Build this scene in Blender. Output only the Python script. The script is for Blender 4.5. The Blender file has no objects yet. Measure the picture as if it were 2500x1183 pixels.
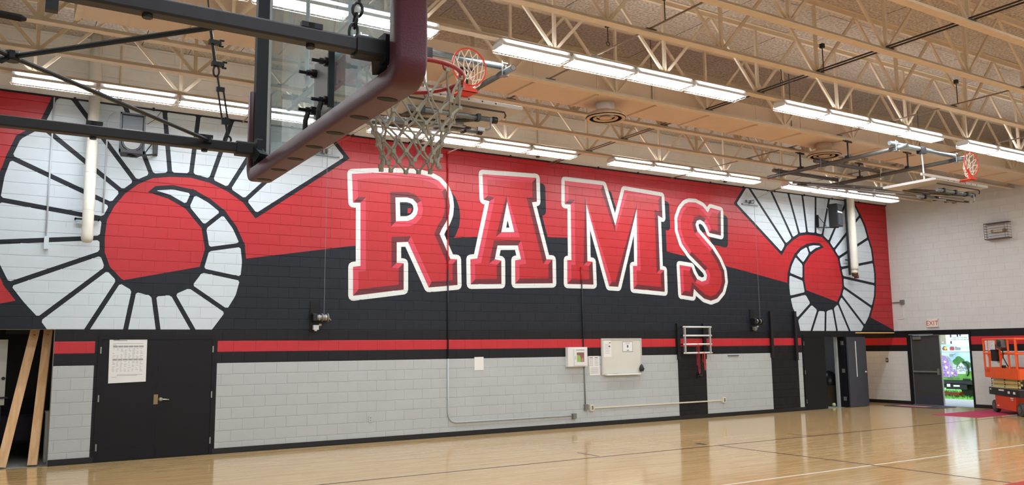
import bpy, math, random
from math import sin, cos, pi, sqrt, atan2
from mathutils import Vector, Matrix
from mathutils.geometry import tessellate_polygon
random.seed(7)
S = bpy.context.scene
COL = S.collection

# ------------------------------------------------------------------ camera, world, sun, exposure
D, W, H = 15.83, 23.90, 1.842           # mural wall plane (y), far end wall plane (x), eye height
XL, YF, ZC = -0.95, -9.3, 7.36          # near end wall, wall behind the camera, roof deck
YAW, PIT, ROL, FPX = 0.5556, 0.1270, -0.0110, 2014.48
fw = Vector((sin(YAW)*cos(PIT), cos(YAW)*cos(PIT), sin(PIT)))
rt = Vector((cos(YAW), -sin(YAW), 0)); up = rt.cross(fw)
rt, up = rt*cos(ROL)+up*sin(ROL), up*cos(ROL)-rt*sin(ROL)
cam = bpy.data.cameras.new('camera'); camo = bpy.data.objects.new('camera', cam); COL.objects.link(camo)
cam.sensor_fit = 'HORIZONTAL'; cam.sensor_width = 36; cam.lens = FPX/2500*36; cam.clip_start = .05; cam.clip_end = 300
camo.matrix_world = Matrix(((rt.x, up.x, -fw.x, 0), (rt.y, up.y, -fw.y, 0), (rt.z, up.z, -fw.z, H), (0, 0, 0, 1)))
S.camera = camo
S.view_settings.view_transform = 'Standard'; S.view_settings.look = 'None'
S.view_settings.gamma = 1; S.view_settings.use_curve_mapping = False
S.view_settings.exposure = 0.42
wd = bpy.data.worlds.new('sky'); S.world = wd; wd.use_nodes = True
nt = wd.node_tree; bg = nt.nodes['Background']
sk = nt.nodes.new('ShaderNodeTexSky'); sk.sky_type = 'NISHITA'; sk.sun_disc = False
sk.sun_elevation = math.radians(50); sk.sun_rotation = math.radians(200); sk.air_density = 1.4; sk.dust_density = 2.5
nt.links.new(sk.outputs[0], bg.inputs[0]); bg.inputs[1].default_value = 0.62
UPL = .21                                # share of its light a fixture sends up through the slots in its reflector
LIGHT_W = 26.0                           # watts per four-foot ceiling fixture
LIGHT_C = (.905, .985, 1.075)
def area(name, loc, sx, sy, power, color=LIGHT_C, rot=(0, 0, 0)):
    l = bpy.data.lights.new(name, 'AREA'); l.shape = 'RECTANGLE'; l.size = sx; l.size_y = sy; l.energy = power; l.color = color
    o = bpy.data.objects.new(name, l); o.location = loc; o.rotation_euler = rot; COL.objects.link(o); return o
# light runs further back over the floor, above and behind the camera: two more rows like the two in view
for y in (4.59, -0.3, -5.2):
    for x0 in (0.0, 5.75, 11.5, 17.2):
        area('light_run', (x0+2.4, y, 5.97), 4.7, .26, LIGHT_W*4)
        area('light_run_slots', (x0+2.4, y-.2, 6.07), 4.7, .025, LIGHT_W*2*UPL, rot=(pi-1.1, 0, 0)); area('light_run_slots', (x0+2.4, y+.2, 6.07), 4.7, .025, LIGHT_W*2*UPL, rot=(pi+1.1, 0, 0))
area('closet_fill', (20.8, 17.0, 2.55), .4, .4, 4)  # added fill that lifts the dark closet, no fitting behind it
area('alcove_lamp', (23.0, 17.0, 2.5), .5, .5, 7, (1, .6, .28))

# ------------------------------------------------------------------ helpers
def lin(c):
    f = lambda v: v/12.92 if v <= .04045 else ((v+.055)/1.055)**2.4
    return tuple(f(v/255) for v in c[:3])+(1,)
MATS = {}
def mat(name, rgb, rough=.5, metal=0.0, var=0.0, scale=6.0, bump=0.0, bscale=60.0, emit=0, spec=.5, alpha=None, rgb2=None, stretch=None):
    m = bpy.data.materials.new(name); m.use_nodes = True; MATS[name] = m
    n = m.node_tree; b = n.nodes['Principled BSDF']; L = n.links.new
    c = lin(rgb); b.inputs['Base Color'].default_value = c
    b.inputs['Roughness'].default_value = rough; b.inputs['Metallic'].default_value = metal; b.inputs['Specular IOR Level'].default_value = spec
    if var or bump:
        tc = n.nodes.new('ShaderNodeTexCoord'); mp = n.nodes.new('ShaderNodeMapping'); L(tc.outputs['Object'], mp.inputs[0])
        if stretch: mp.inputs['Scale'].default_value = stretch
    if var:
        no = n.nodes.new('ShaderNodeTexNoise'); no.inputs['Scale'].default_value = scale; no.inputs['Detail'].default_value = 5; L(mp.outputs[0], no.inputs[0])
        rp = n.nodes.new('ShaderNodeValToRGB'); L(no.outputs['Fac'], rp.inputs[0])
        c2 = lin(rgb2) if rgb2 else tuple(v*(1-var) for v in c[:3])+(1,)
        rp.color_ramp.elements[0].color = c2; rp.color_ramp.elements[0].position = .32
        rp.color_ramp.elements[1].color = c if rgb2 else tuple(min(1, v*(1+var*.5)) for v in c[:3])+(1,); rp.color_ramp.elements[1].position = .68
        L(rp.outputs[0], b.inputs['Base Color'])
    if bump:
        nb = n.nodes.new('ShaderNodeTexNoise'); nb.inputs['Scale'].default_value = bscale; nb.inputs['Detail'].default_value = 4; L(mp.outputs[0], nb.inputs[0])
        bp = n.nodes.new('ShaderNodeBump'); bp.inputs['Strength'].default_value = bump; bp.inputs['Distance'].default_value = .01; L(nb.outputs['Fac'], bp.inputs['Height'])
        L(bp.outputs[0], b.inputs['Normal'])
    if emit:
        b.inputs['Emission Color'].default_value = c; b.inputs['Emission Strength'].default_value = emit
    return m
def tag(o, label=None, cat=None, group=None, kind=None):
    if label: o['label'] = label
    if cat: o['category'] = cat
    if group: o['group'] = group
    if kind: o['kind'] = kind
    return o
def wloc(o):
    v = Vector((0, 0, 0))
    while o is not None:
        v += o.location; o = o.parent
    return v
class MB:
    def __init__(s): s.v = []; s.f = []; s.m = []; s.k = 0
    def add(s, vs, fs):
        b = len(s.v); s.v += [tuple(p) for p in vs]
        for f in fs: s.f.append(tuple(i+b for i in f)); s.m.append(s.k)
        return s
    def box(s, x0, x1, y0, y1, z0, z1):
        return s.add([(x, y, z) for x in (x0, x1) for y in (y0, y1) for z in (z0, z1)],
                     [(0, 1, 3, 2), (4, 6, 7, 5), (0, 4, 5, 1), (2, 3, 7, 6), (0, 2, 6, 4), (1, 5, 7, 3)])
    def cbox(s, c, d): return s.box(c[0]-d[0]/2, c[0]+d[0]/2, c[1]-d[1]/2, c[1]+d[1]/2, c[2]-d[2]/2, c[2]+d[2]/2)
    def bevbox(s, x0, x1, y0, y1, z0, z1, r, ax='x'):
        # a box whose four edges along one axis are rounded
        def ring(a0, a1, b0, b1):
            o = []
            for cx, cy, t0 in ((a1-r, b1-r, 0), (a0+r, b1-r, pi/2), (a0+r, b0+r, pi), (a1-r, b0+r, 1.5*pi)):
                for k in range(4): t = t0+k*pi/6; o.append((cx+r*cos(t), cy+r*sin(t)))
            return o
        if ax == 'x': R = [[(x, a, b) for a, b in ring(y0, y1, z0, z1)] for x in (x0, x1)]
        elif ax == 'y': R = [[(a, y, b) for a, b in ring(x0, x1, z0, z1)] for y in (y0, y1)]
        else: R = [[(a, b, z) for a, b in ring(x0, x1, y0, y1)] for z in (z0, z1)]
        n = 16
        return s.add(R[0]+R[1], [(i, (i+1) % n, n+(i+1) % n, n+i) for i in range(n)]+[tuple(range(n)), tuple(range(n, 2*n))])
    def prism(s, poly, f, a, b):
        n = len(poly)
        return s.add([f(p, a) for p in poly]+[f(p, b) for p in poly], [(i, (i+1) % n, n+(i+1) % n, n+i) for i in range(n)]+[tuple(range(n))[::-1], tuple(range(n, 2*n))])
    def tube(s, pts, r, n=8, closed=False, cap=True):
        pts = [Vector(p) for p in pts]; N = len(pts); rs = r if isinstance(r, (list, tuple)) else [r]*N
        rings = []; prev = None
        for i in range(N):
            a = pts[i-1] if (i or closed) else pts[i]; b = pts[(i+1) % N] if (i < N-1 or closed) else pts[i]
            d = (b-a).normalized()
            if prev is None:
                u = d.orthogonal().normalized()
            else:
                u = prev-d*prev.dot(d)
                u = u.normalized() if u.length > 1e-6 else d.orthogonal().normalized()
            prev = u; w = d.cross(u)
            rings.append([pts[i]+(u*cos(2*pi*k/n)+w*sin(2*pi*k/n))*rs[i] for k in range(n)])
        b0 = [p for q in rings for p in q]; fs = []
        for i in range(N if closed else N-1):
            j = (i+1) % N
            fs += [(i*n+k, i*n+(k+1) % n, j*n+(k+1) % n, j*n+k) for k in range(n)]
        if cap and not closed: fs += [tuple(range(n))[::-1], tuple(range((N-1)*n, N*n))]
        return s.add(b0, fs)
    def rod(s, a, b, r, n=8): return s.tube([a, b], r, n)
    def bar(s, a, b, w, h, upv=(0, 0, 1)):
        a, b = Vector(a), Vector(b); d = (b-a).normalized(); u = Vector(upv); u = (u-d*u.dot(d))
        u = u.normalized() if u.length > 1e-5 else d.orthogonal().normalized(); r = d.cross(u)
        vs = [p+r*(x*w/2)+u*(y*h/2) for p in (a, b) for x, y in ((-1, -1), (1, -1), (1, 1), (-1, 1))]
        return s.add(vs, [(0, 3, 2, 1), (4, 5, 6, 7), (0, 1, 5, 4), (1, 2, 6, 5), (2, 3, 7, 6), (3, 0, 4, 7)])
    def lathe(s, c, prof, n=16, axis='z', cap=True):
        rings = []
        for r, h in prof:
            for k in range(n):
                t = 2*pi*k/n; x, y = r*cos(t), r*sin(t)
                rings.append({'z': (c[0]+x, c[1]+y, c[2]+h), 'y': (c[0]+x, c[1]+h, c[2]+y), 'x': (c[0]+h, c[1]+x, c[2]+y)}[axis])
        fs = [(i*n+k, i*n+(k+1) % n, (i+1)*n+(k+1) % n, (i+1)*n+k) for i in range(len(prof)-1) for k in range(n)]
        if cap: fs += [tuple(range(n))[::-1], tuple(range((len(prof)-1)*n, len(prof)*n))]
        return s.add(rings, fs)
    def torus(s, c, R, r, axis='z', n=24, m=8, a0=0, a1=2*pi):
        full = abs(a1-a0-2*pi) < 1e-6
        pts = []
        for k in range(n if full else n+1):
            t = a0+(a1-a0)*k/n; x, y = R*cos(t), R*sin(t)
            pts.append({'z': (c[0]+x, c[1]+y, c[2]), 'y': (c[0]+x, c[1], c[2]+y), 'x': (c[0], c[1]+x, c[2]+y)}[axis])
        return s.tube(pts, r, m, closed=full)
    def build(s, name, m, parent=None, local=False, smooth=False, loc=None):
        ms = m if isinstance(m, (list, tuple)) else [m]
        off = Vector((0, 0, 0))
        if parent is not None and not local: off = wloc(parent)
        if loc is not None and parent is None: off = Vector(loc)
        me = bpy.data.meshes.new(name)
        me.from_pydata([(p[0]-off.x, p[1]-off.y, p[2]-off.z) for p in s.v], [], s.f)
        for q in ms: me.materials.append(MATS[q] if isinstance(q, str) else q)
        if len(ms) > 1: me.polygons.foreach_set('material_index', s.m)
        if smooth: me.polygons.foreach_set('use_smooth', [len(f) == 4 for f in s.f])
        me.update()
        o = bpy.data.objects.new(name, me); COL.objects.link(o)
        if parent is not None: o.parent = parent
        elif loc is not None: o.location = loc
        return o
def thing(name, label, cat, loc=(0, 0, 0), rz=0, group=None):
    o = bpy.data.objects.new(name, None); COL.objects.link(o); o.location = loc; o.rotation_euler = (0, 0, rz); o.empty_display_size = .1
    return tag(o, label, cat, group)
def struct(o): o['kind'] = 'structure'; return o
def sroot(name, loc=(0, 0, 0)):
    o = bpy.data.objects.new(name, None); COL.objects.link(o); o.location = loc; o['kind'] = 'structure'; return o
def copy_tree(o, parent=None):
    c = o.copy(); COL.objects.link(c)
    if parent is not None: c.parent = parent
    for ch in list(o.children): copy_tree(ch, c)
    return c
def text_mb(txt, size, f, align='CENTER', shear=0, space=1.0):
    # lettering as flat faces; f maps (x, y) of the text plane to a point
    cu = bpy.data.curves.new('lettering', 'FONT'); cu.body = txt; cu.size = size; cu.align_x = align; cu.align_y = 'CENTER'; cu.shear = shear; cu.resolution_u = 2; cu.space_character = space
    o = bpy.data.objects.new('lettering', cu); COL.objects.link(o)
    dg = bpy.context.evaluated_depsgraph_get(); me = bpy.data.meshes.new_from_object(o.evaluated_get(dg))
    mb = MB(); mb.add([f(v.co.x, v.co.y) for v in me.vertices], [tuple(p.vertices) for p in me.polygons])
    bpy.data.objects.remove(o); bpy.data.meshes.remove(me); bpy.data.curves.remove(cu)
    return mb

# ------------------------------------------------------------------ materials
P = .40
mat('wall_cream', (202, 202, 198), .55, var=.04, scale=3, bump=.12, bscale=90)
mat('wall_upper', (236, 234, 228), .55, var=.04, scale=3, bump=.12, bscale=90)
mat('wall_grey', (178, 183, 183), P, var=.03, scale=2, bump=.15, bscale=90)
mat('mural_white', (200, 210, 217), P, var=.03, scale=2, bump=.15, bscale=90)
mat('mural_red', (176, 28, 36), P, var=.05, scale=2, bump=.15, bscale=90)
mat('mural_black', (27, 31, 39), .5, spec=.3, var=.06, scale=3, bump=.15, bscale=90)
mat('letter_white', (222, 226, 222), P, bump=.15, bscale=90)
mat('letter_red', (178, 28, 34), P, var=.04, scale=2, bump=.15, bscale=90)
mat('letter_pink', (200, 62, 80), P, bump=.15, bscale=90)
mat('letter_maroon', (98, 28, 36), P, bump=.15, bscale=90)
mat('band_black', (22, 21, 25), .5, spec=.3, var=.06, scale=3, bump=.12, bscale=90)
mat('band_red', (186, 36, 44), P, var=.04, scale=2, bump=.12, bscale=90)
mat('door_black', (15, 15, 20), .5, spec=.3, var=.05, scale=4)
mat('door_grey', (62, 62, 62), .45, var=.04, scale=4)
mat('leaf_slate', (62, 62, 72), .4, var=.04, scale=4)
mat('rubber_black', (16, 16, 18), .5)
mat('frame_dark', (50, 49, 50), .4)
mat('bridging_tan', (134, 114, 98), .6)
mat('paper', (226, 226, 223), .8)
mat('ink', (70, 70, 74), .8)
mat('ink_soft', (158, 158, 158), .8)
mat('truss_tan', (214, 196, 168), .55, var=.07, scale=8, bump=.05)
mat('deck_fibre', (198, 184, 168), .95, var=.42, scale=22, bump=1.0, bscale=120)
mat('duct_tan', (212, 188, 160), .55, var=.05, scale=2)
mat('diffuser_tan', (196, 170, 142), .5)
mat('fixture_white', (228, 228, 224), .4)
mat('tube_glow', (255, 252, 244), .5, emit=6)
mat('steel_wire', (205, 205, 203), .3, .7)
mat('pipe_white', (214, 210, 196), .5, var=.05, scale=5)
mat('brown_rust', (84, 50, 36), .6)
mat('steel_dark', (38, 35, 37), .42, .25, var=.15, scale=20)
mat('steel_brown', (62, 50, 46), .5, .2, var=.2, scale=30)
mat('steel_black', (20, 20, 22), .4, .3)
mat('chain_steel', (58, 57, 56), .35, .8)
mat('pad_maroon', (76, 23, 38), .42, bump=.15, bscale=220)
mat('slot_dark', (9, 3, 4), .7)
mat('rim_red', (146, 24, 30), .4)
mat('rim_orange', (232, 66, 36), .4)
mat('net_grey', (150, 143, 128), .85)
mat('net_white', (226, 222, 212), .85)
mat('alum', (150, 150, 148), .4, .6)
mat('pipe_galv', (120, 128, 130), .4, .6, var=.12, scale=12)
mat('pipe_dull', (92, 88, 84), .5, .4, var=.15, scale=12)
mat('board_grey', (188, 184, 180), .5)
mat('board_white', (220, 220, 216), .45)
mat('speaker_black', (24, 25, 28), .5)
mat('speaker_grey', (44, 48, 52), .5)
mat('cone_pale', (205, 205, 198), .5)
mat('cone_grey', (104, 104, 100), .5)
mat('board_cream', (208, 207, 196), .45)
mat('mdf', (214, 212, 204), .5)
mat('box_steel', (128, 128, 122), .45, .5)
mat('ivory', (212, 205, 182), .5)
mat('lever_steel', (196, 190, 176), .28, .8)
mat('brass_plate', (150, 128, 96), .4, .6)
mat('lumber', (232, 194, 148), .7, var=.2, scale=2, rgb2=(214, 166, 116), stretch=(8, 8, .6))
mat('knot', (132, 78, 42), .8)
mat('dark_fabric', (26, 22, 32), .9, var=.2, scale=8)
mat('room_dark', (84, 82, 78), .9)
mat('closet_grey', (120, 120, 120), .8)
mat('concrete', (150, 147, 138), .8, var=.1, scale=8)
mat('orange_paint', (238, 92, 32), .4, var=.05, scale=6)
mat('orange_deep', (214, 66, 28), .42)
mat('lift_cream', (222, 206, 134), .5, var=.05, scale=6)
mat('lift_black', (30, 30, 32), .5)
mat('tyre_grey', (66, 66, 64), .8)
mat('hub', (96, 96, 92), .6)
mat('exit_white', (226, 218, 206), .5)
mat('exit_red', (190, 40, 40), .5)
mat('yellow_wood', (222, 178, 104), .6)
mat('band_rubber', (216, 62, 52), .6)
mat('bulb_cream', (226, 214, 186), .4)
mat('wire_brown', (92, 74, 70), .5, .3)
mat('mat_red', (170, 28, 66), .75, var=.08, scale=14, bump=.3, bscale=200)
mat('mat_dark', (58, 54, 60), .8, var=.1, scale=20)
mat('mat_pink', (190, 120, 130), .8)
mat('line_dark', (66, 42, 34), .25)
mat('line_white', (220, 210, 190), .25)
mat('logo_red', (176, 38, 34), .22)
mat('aed_green', (178, 214, 74), .5)
mat('aed_red', (176, 64, 52), .5)
mat('aed_peach', (226, 140, 104), .5)
mat('bin_brown', (92, 84, 66), .7)
mat('bag_black', (24, 26, 28), .35)
mat('ball_green', (196, 206, 150), .7)
mat('grass', (96, 160, 66), .95, var=.35, scale=8)
mat('t_white', (236, 238, 240), .4)
mat('t_sky', (150, 196, 232), .4, var=.2, scale=1.6, rgb2=(226, 236, 246))
mat('t_green', (70, 132, 64), .5, var=.3, scale=9)
mat('t_grass', (110, 172, 66), .5, var=.2, scale=4)
mat('t_roof', (164, 182, 180), .5)
mat('t_purple', (132, 78, 168), .5, var=.45, scale=22, rgb2=(216, 170, 226))
mat('t_lilac', (196, 160, 214), .5)
mat('t_red', (178, 70, 76), .5)
mat('t_brown', (136, 88, 60), .5)
mat('t_yellow', (250, 196, 90), .5)
mat('t_ink', (66, 56, 70), .5)
mat('t_grey', (150, 152, 156), .5)
mat('brick_far', (172, 160, 140), .8, var=.15, scale=12)
def glass_mat(name, rgb, haze, rough=.02):
    m = bpy.data.materials.new(name); m.use_nodes = True; MATS[name] = m
    n = m.node_tree; L = n.links.new
    for q in list(n.nodes):
        if q.type != 'OUTPUT_MATERIAL': n.nodes.remove(q)
    out = [q for q in n.nodes if q.type == 'OUTPUT_MATERIAL'][0]
    tr = n.nodes.new('ShaderNodeBsdfTransparent'); tr.inputs[0].default_value = (.90, .945, .95, 1)
    gl = n.nodes.new('ShaderNodeBsdfGlossy'); gl.inputs['Roughness'].default_value = rough; gl.inputs[0].default_value = (.9, .95, .97, 1)
    df = n.nodes.new('ShaderNodeBsdfDiffuse'); df.inputs[0].default_value = lin(rgb)
    fr = n.nodes.new('ShaderNodeFresnel'); fr.inputs[0].default_value = 1.5
    tc = n.nodes.new('ShaderNodeTexCoord'); no = n.nodes.new('ShaderNodeTexNoise'); no.inputs['Scale'].default_value = 3.0; no.inputs['Detail'].default_value = 6
    mp = n.nodes.new('ShaderNodeMapping'); mp.inputs['Scale'].default_value = (1, 3, 1); L(tc.outputs['Object'], mp.inputs[0]); L(mp.outputs[0], no.inputs[0])
    mr = n.nodes.new('ShaderNodeMapRange'); mr.inputs[1].default_value = .35; mr.inputs[2].default_value = .75; mr.inputs[3].default_value = haze*.55; mr.inputs[4].default_value = haze*1.5; L(no.outputs['Fac'], mr.inputs[0])
    m1 = n.nodes.new('ShaderNodeMixShader'); L(mr.outputs[0], m1.inputs[0]); L(tr.outputs[0], m1.inputs[1]); L(df.outputs[0], m1.inputs[2])
    ge = n.nodes.new('ShaderNodeNewGeometry'); inv = n.nodes.new('ShaderNodeMath'); inv.operation = 'SUBTRACT'; inv.inputs[0].default_value = 1; L(ge.outputs['Backfacing'], inv.inputs[1])
    mu = n.nodes.new('ShaderNodeMath'); mu.operation = 'MULTIPLY'; L(fr.outputs[0], mu.inputs[0]); L(inv.outputs[0], mu.inputs[1])   # outer face only: no inner mirror
    m2 = n.nodes.new('ShaderNodeMixShader'); L(mu.outputs[0], m2.inputs[0]); L(m1.outputs[0], m2.inputs[1]); L(gl.outputs[0], m2.inputs[2])
    L(m2.outputs[0], out.inputs[0])
glass_mat('board_glass', (196, 222, 230), .24)
glass_mat('clear_pane', (220, 225, 225), .05)
def floor_mat():
    m = bpy.data.materials.new('maple_floor'); m.use_nodes = True; MATS['maple_floor'] = m
    n = m.node_tree; L = n.links.new; b = n.nodes['Principled BSDF']
    tc = n.nodes.new('ShaderNodeTexCoord')
    br = n.nodes.new('ShaderNodeTexBrick'); br.inputs['Color1'].default_value = lin((210, 180, 132)); br.inputs['Color2'].default_value = lin((196, 162, 110)); br.inputs['Mortar'].default_value = lin((158, 124, 84))
    br.inputs['Scale'].default_value = 1; br.inputs['Brick Width'].default_value = 1.1; br.inputs['Row Height'].default_value = .057; br.inputs['Mortar Size'].default_value = .0012; br.inputs['Bias'].default_value = -.1; br.offset = .37
    L(tc.outputs['Object'], br.inputs['Vector'])
    mp = n.nodes.new('ShaderNodeMapping'); mp.inputs['Scale'].default_value = (.9, 16, 1); L(tc.outputs['Object'], mp.inputs[0])
    no = n.nodes.new('ShaderNodeTexNoise'); no.inputs['Scale'].default_value = 2.2; no.inputs['Detail'].default_value = 6; L(mp.outputs[0], no.inputs[0])
    rp = n.nodes.new('ShaderNodeValToRGB'); rp.color_ramp.elements[0].position = .3; rp.color_ramp.elements[0].color = (.80, .74, .66, 1); rp.color_ramp.elements[1].position = .7; rp.color_ramp.elements[1].color = (1.06, 1.05, 1.03, 1); L(no.outputs['Fac'], rp.inputs[0])
    mx = n.nodes.new('ShaderNodeMix'); mx.data_type = 'RGBA'; mx.blend_type = 'MULTIPLY'; mx.inputs[0].default_value = 1; L(br.outputs['Color'], mx.inputs[6]); L(rp.outputs[0], mx.inputs[7]); L(mx.outputs[2], b.inputs['Base Color'])
    b.inputs['Roughness'].default_value = .11; b.inputs['Specular IOR Level'].default_value = .6
    nb = n.nodes.new('ShaderNodeTexNoise'); nb.inputs['Scale'].default_value = 3; nb.inputs['Detail'].default_value = 3; L(mp.outputs[0], nb.inputs[0])
    bp = n.nodes.new('ShaderNodeBump'); bp.inputs['Strength'].default_value = .012; bp.inputs['Distance'].default_value = .01; L(nb.outputs['Fac'], bp.inputs['Height']); L(bp.outputs[0], b.inputs['Normal'])
floor_mat()
HORN_NEAR = [[[3.844,4.673],[4.067,4.405],[5.87,5.739],[5.405,6.25],[5.334,6.25]],[[3.844,4.673],[5.334,6.25],[4.287,6.25],[3.535,4.866]],[[3.535,4.866],[4.287,6.25],[3.579,6.25],[3.212,4.999]],[[3.212,4.999],[3.579,6.25],[2.958,6.25],[2.861,5.065]],[[2.861,5.065],[2.958,6.25],[2.359,6.25],[2.5,5.044]],[[2.5,5.044],[2.359,6.25],[1.685,6.25],[2.197,4.99]],[[2.197,4.99],[1.685,6.25],[0.861,6.25],[1.945,4.845]],[[1.945,4.845],[0.861,6.25],[0.669,6.25],[0.592,6.184],[0.417,5.683],[1.734,4.648]],[[1.734,4.648],[0.417,5.683],[0.101,5.435],[-0.015,5.093],[1.574,4.408]],[[1.574,4.408],[-0.015,5.093],[-0.097,4.772],[-0.137,4.363],[1.463,4.151]],[[1.463,4.151],[-0.137,4.363],[-0.179,4.014],[-0.156,3.648],[1.44,3.818]],[[1.44,3.818],[-0.156,3.648],[-0.088,3.296],[0.078,2.955],[1.454,3.556]],[[1.454,3.556],[0.078,2.955],[0.304,2.648],[0.537,2.382],[1.551,3.299]],[[1.551,3.299],[0.537,2.382],[0.663,2.2],[0.743,2.05],[1.185,2.05],[1.745,3.091]],[[1.745,3.091],[1.185,2.05],[1.856,2.05],[1.994,2.94]],[[1.994,2.94],[1.856,2.05],[2.442,2.05],[2.31,2.857]],[[2.31,2.857],[2.442,2.05],[3.106,2.05],[2.622,2.887]],[[2.622,2.887],[3.106,2.05],[3.249,2.05],[3.603,2.559],[2.909,3.028]],[[2.909,3.028],[3.603,2.559],[3.772,2.858],[3.848,3.182],[3.102,3.32]],[[3.102,3.32],[3.848,3.182],[3.873,3.508],[3.829,3.832],[3.198,3.709]],[[3.198,3.709],[3.829,3.832],[3.676,4.149],[3.462,4.424],[3.123,4.111]],[[3.123,4.111],[3.462,4.424],[3.208,4.616],[2.922,4.761],[2.815,4.472]],[[2.815,4.472],[2.501,4.636],[2.209,4.705],[2.284,4.772],[2.56,4.815],[2.922,4.761]]]
HORN_FAR = [[[19.087,4.685],[18.874,4.432],[17.092,5.73],[17.541,6.25],[17.649,6.25]],[[19.087,4.685],[17.649,6.25],[18.542,6.25],[19.392,4.883]],[[19.392,4.883],[18.542,6.25],[19.283,6.25],[19.684,5.028]],[[19.684,5.028],[19.283,6.25],[19.906,6.25],[20.033,5.082]],[[20.033,5.082],[19.906,6.25],[20.509,6.25],[20.407,5.082]],[[20.407,5.082],[20.509,6.25],[21.143,6.25],[20.71,5.052]],[[20.71,5.052],[21.143,6.25],[21.993,6.25],[20.991,4.874]],[[20.991,4.874],[21.993,6.25],[22.176,6.25],[22.343,6.126],[22.576,5.804],[21.202,4.653]],[[21.202,4.653],[22.576,5.804],[22.766,5.499],[22.907,5.113],[21.402,4.43]],[[21.402,4.43],[22.907,5.113],[23.047,4.772],[23.087,4.384],[21.467,4.114]],[[21.467,4.114],[23.087,4.384],[23.129,4.014],[23.106,3.676],[21.537,3.851]],[[21.537,3.851],[23.106,3.676],[23.038,3.296],[22.881,2.959],[21.539,3.546]],[[21.539,3.546],[22.881,2.959],[22.701,2.646],[22.455,2.377],[21.42,3.299]],[[21.42,3.299],[22.455,2.377],[22.308,2.221],[22.228,2.05],[21.818,2.05],[21.242,3.073]],[[21.242,3.073],[21.818,2.05],[21.159,2.05],[20.998,2.929]],[[20.998,2.929],[21.159,2.05],[20.57,2.05],[20.664,2.844]],[[20.664,2.844],[20.57,2.05],[19.875,2.05],[20.333,2.859]],[[20.333,2.859],[19.875,2.05],[19.5,2.05],[19.383,2.556],[20.049,3.031]],[[20.049,3.031],[19.383,2.556],[19.191,2.88],[19.112,3.186],[19.825,3.319]],[[19.825,3.319],[19.112,3.186],[19.087,3.52],[19.132,3.862],[19.751,3.709]],[[19.751,3.709],[19.132,3.862],[19.251,4.131],[19.458,4.411],[19.789,4.163]],[[19.789,4.163],[19.458,4.411],[19.696,4.601],[19.997,4.728],[20.101,4.475]],[[20.101,4.475],[20.367,4.621],[20.68,4.718],[20.564,4.784],[20.29,4.785],[19.997,4.728]]]
LETTERS = {"R":[[5.982,5.417],[6.377,5.474],[6.789,5.525],[7.272,5.567],[7.52,5.569],[7.771,5.537],[7.977,5.455],[8.138,5.304],[8.218,5.107],[8.237,4.933],[8.218,4.743],[8.147,4.578],[8.041,4.412],[7.987,4.299],[8.248,3.771],[8.41,3.77],[8.421,3.21],[7.728,3.136],[7.241,4.086],[6.985,4.063],[6.988,3.634],[7.147,3.627],[7.15,3.075],[6.04,2.92],[6.032,3.505],[6.192,3.531],[6.175,4.833],[6.013,4.82]],"Rh":[[6.948,5.011],[7.214,5.034],[7.352,5.009],[7.445,4.926],[7.473,4.808],[7.446,4.684],[7.354,4.583],[7.232,4.529],[6.964,4.505]],"A":[[9.067,5.728],[10.512,5.785],[10.521,5.22],[10.384,5.196],[10.765,3.881],[10.933,3.883],[10.932,3.327],[9.901,3.286],[9.904,3.819],[10.064,3.848],[9.983,4.162],[9.441,4.131],[9.366,3.815],[9.537,3.793],[9.535,3.268],[8.75,3.235],[8.743,3.786],[8.919,3.815],[9.24,5.121],[9.087,5.147]],"Ah":[[9.706,5.151],[9.892,4.462],[9.544,4.44]],"M":[[11.334,5.798],[12.499,5.801],[12.844,4.815],[13.164,5.741],[14.396,5.691],[14.404,5.121],[14.25,5.175],[14.259,3.788],[14.395,3.775],[14.393,3.218],[13.367,3.267],[13.37,3.838],[13.51,3.844],[13.548,5.299],[12.88,3.301],[12.599,3.307],[11.957,5.308],[11.955,3.895],[12.109,3.885],[12.122,3.333],[11.349,3.325],[11.362,3.891],[11.483,3.896],[11.496,5.236],[11.321,5.228]],"S":[[15.349,5.618],[15.6,5.628],[15.848,5.547],[16.033,5.392],[16.139,5.533],[16.516,5.479],[16.485,4.793],[16.053,4.841],[15.98,4.994],[15.875,5.118],[15.736,5.175],[15.613,5.136],[15.558,5.028],[15.619,4.858],[15.826,4.685],[16.142,4.423],[16.383,4.136],[16.548,3.843],[16.572,3.544],[16.462,3.28],[16.244,3.09],[16.011,3.022],[15.762,3.079],[15.545,3.22],[15.413,3.325],[15.367,3.114],[14.955,3.151],[14.936,3.931],[15.359,3.898],[15.425,3.744],[15.54,3.584],[15.712,3.524],[15.865,3.566],[15.907,3.689],[15.843,3.815],[15.612,3.989],[15.301,4.213],[15.046,4.492],[14.917,4.83],[14.918,5.159],[15.043,5.408],[15.197,5.557]],"Rr":[[7.231,4.803],[7.328,4.811],[7.313,4.73],[7.283,4.7],[7.231,4.696]]}
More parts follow.
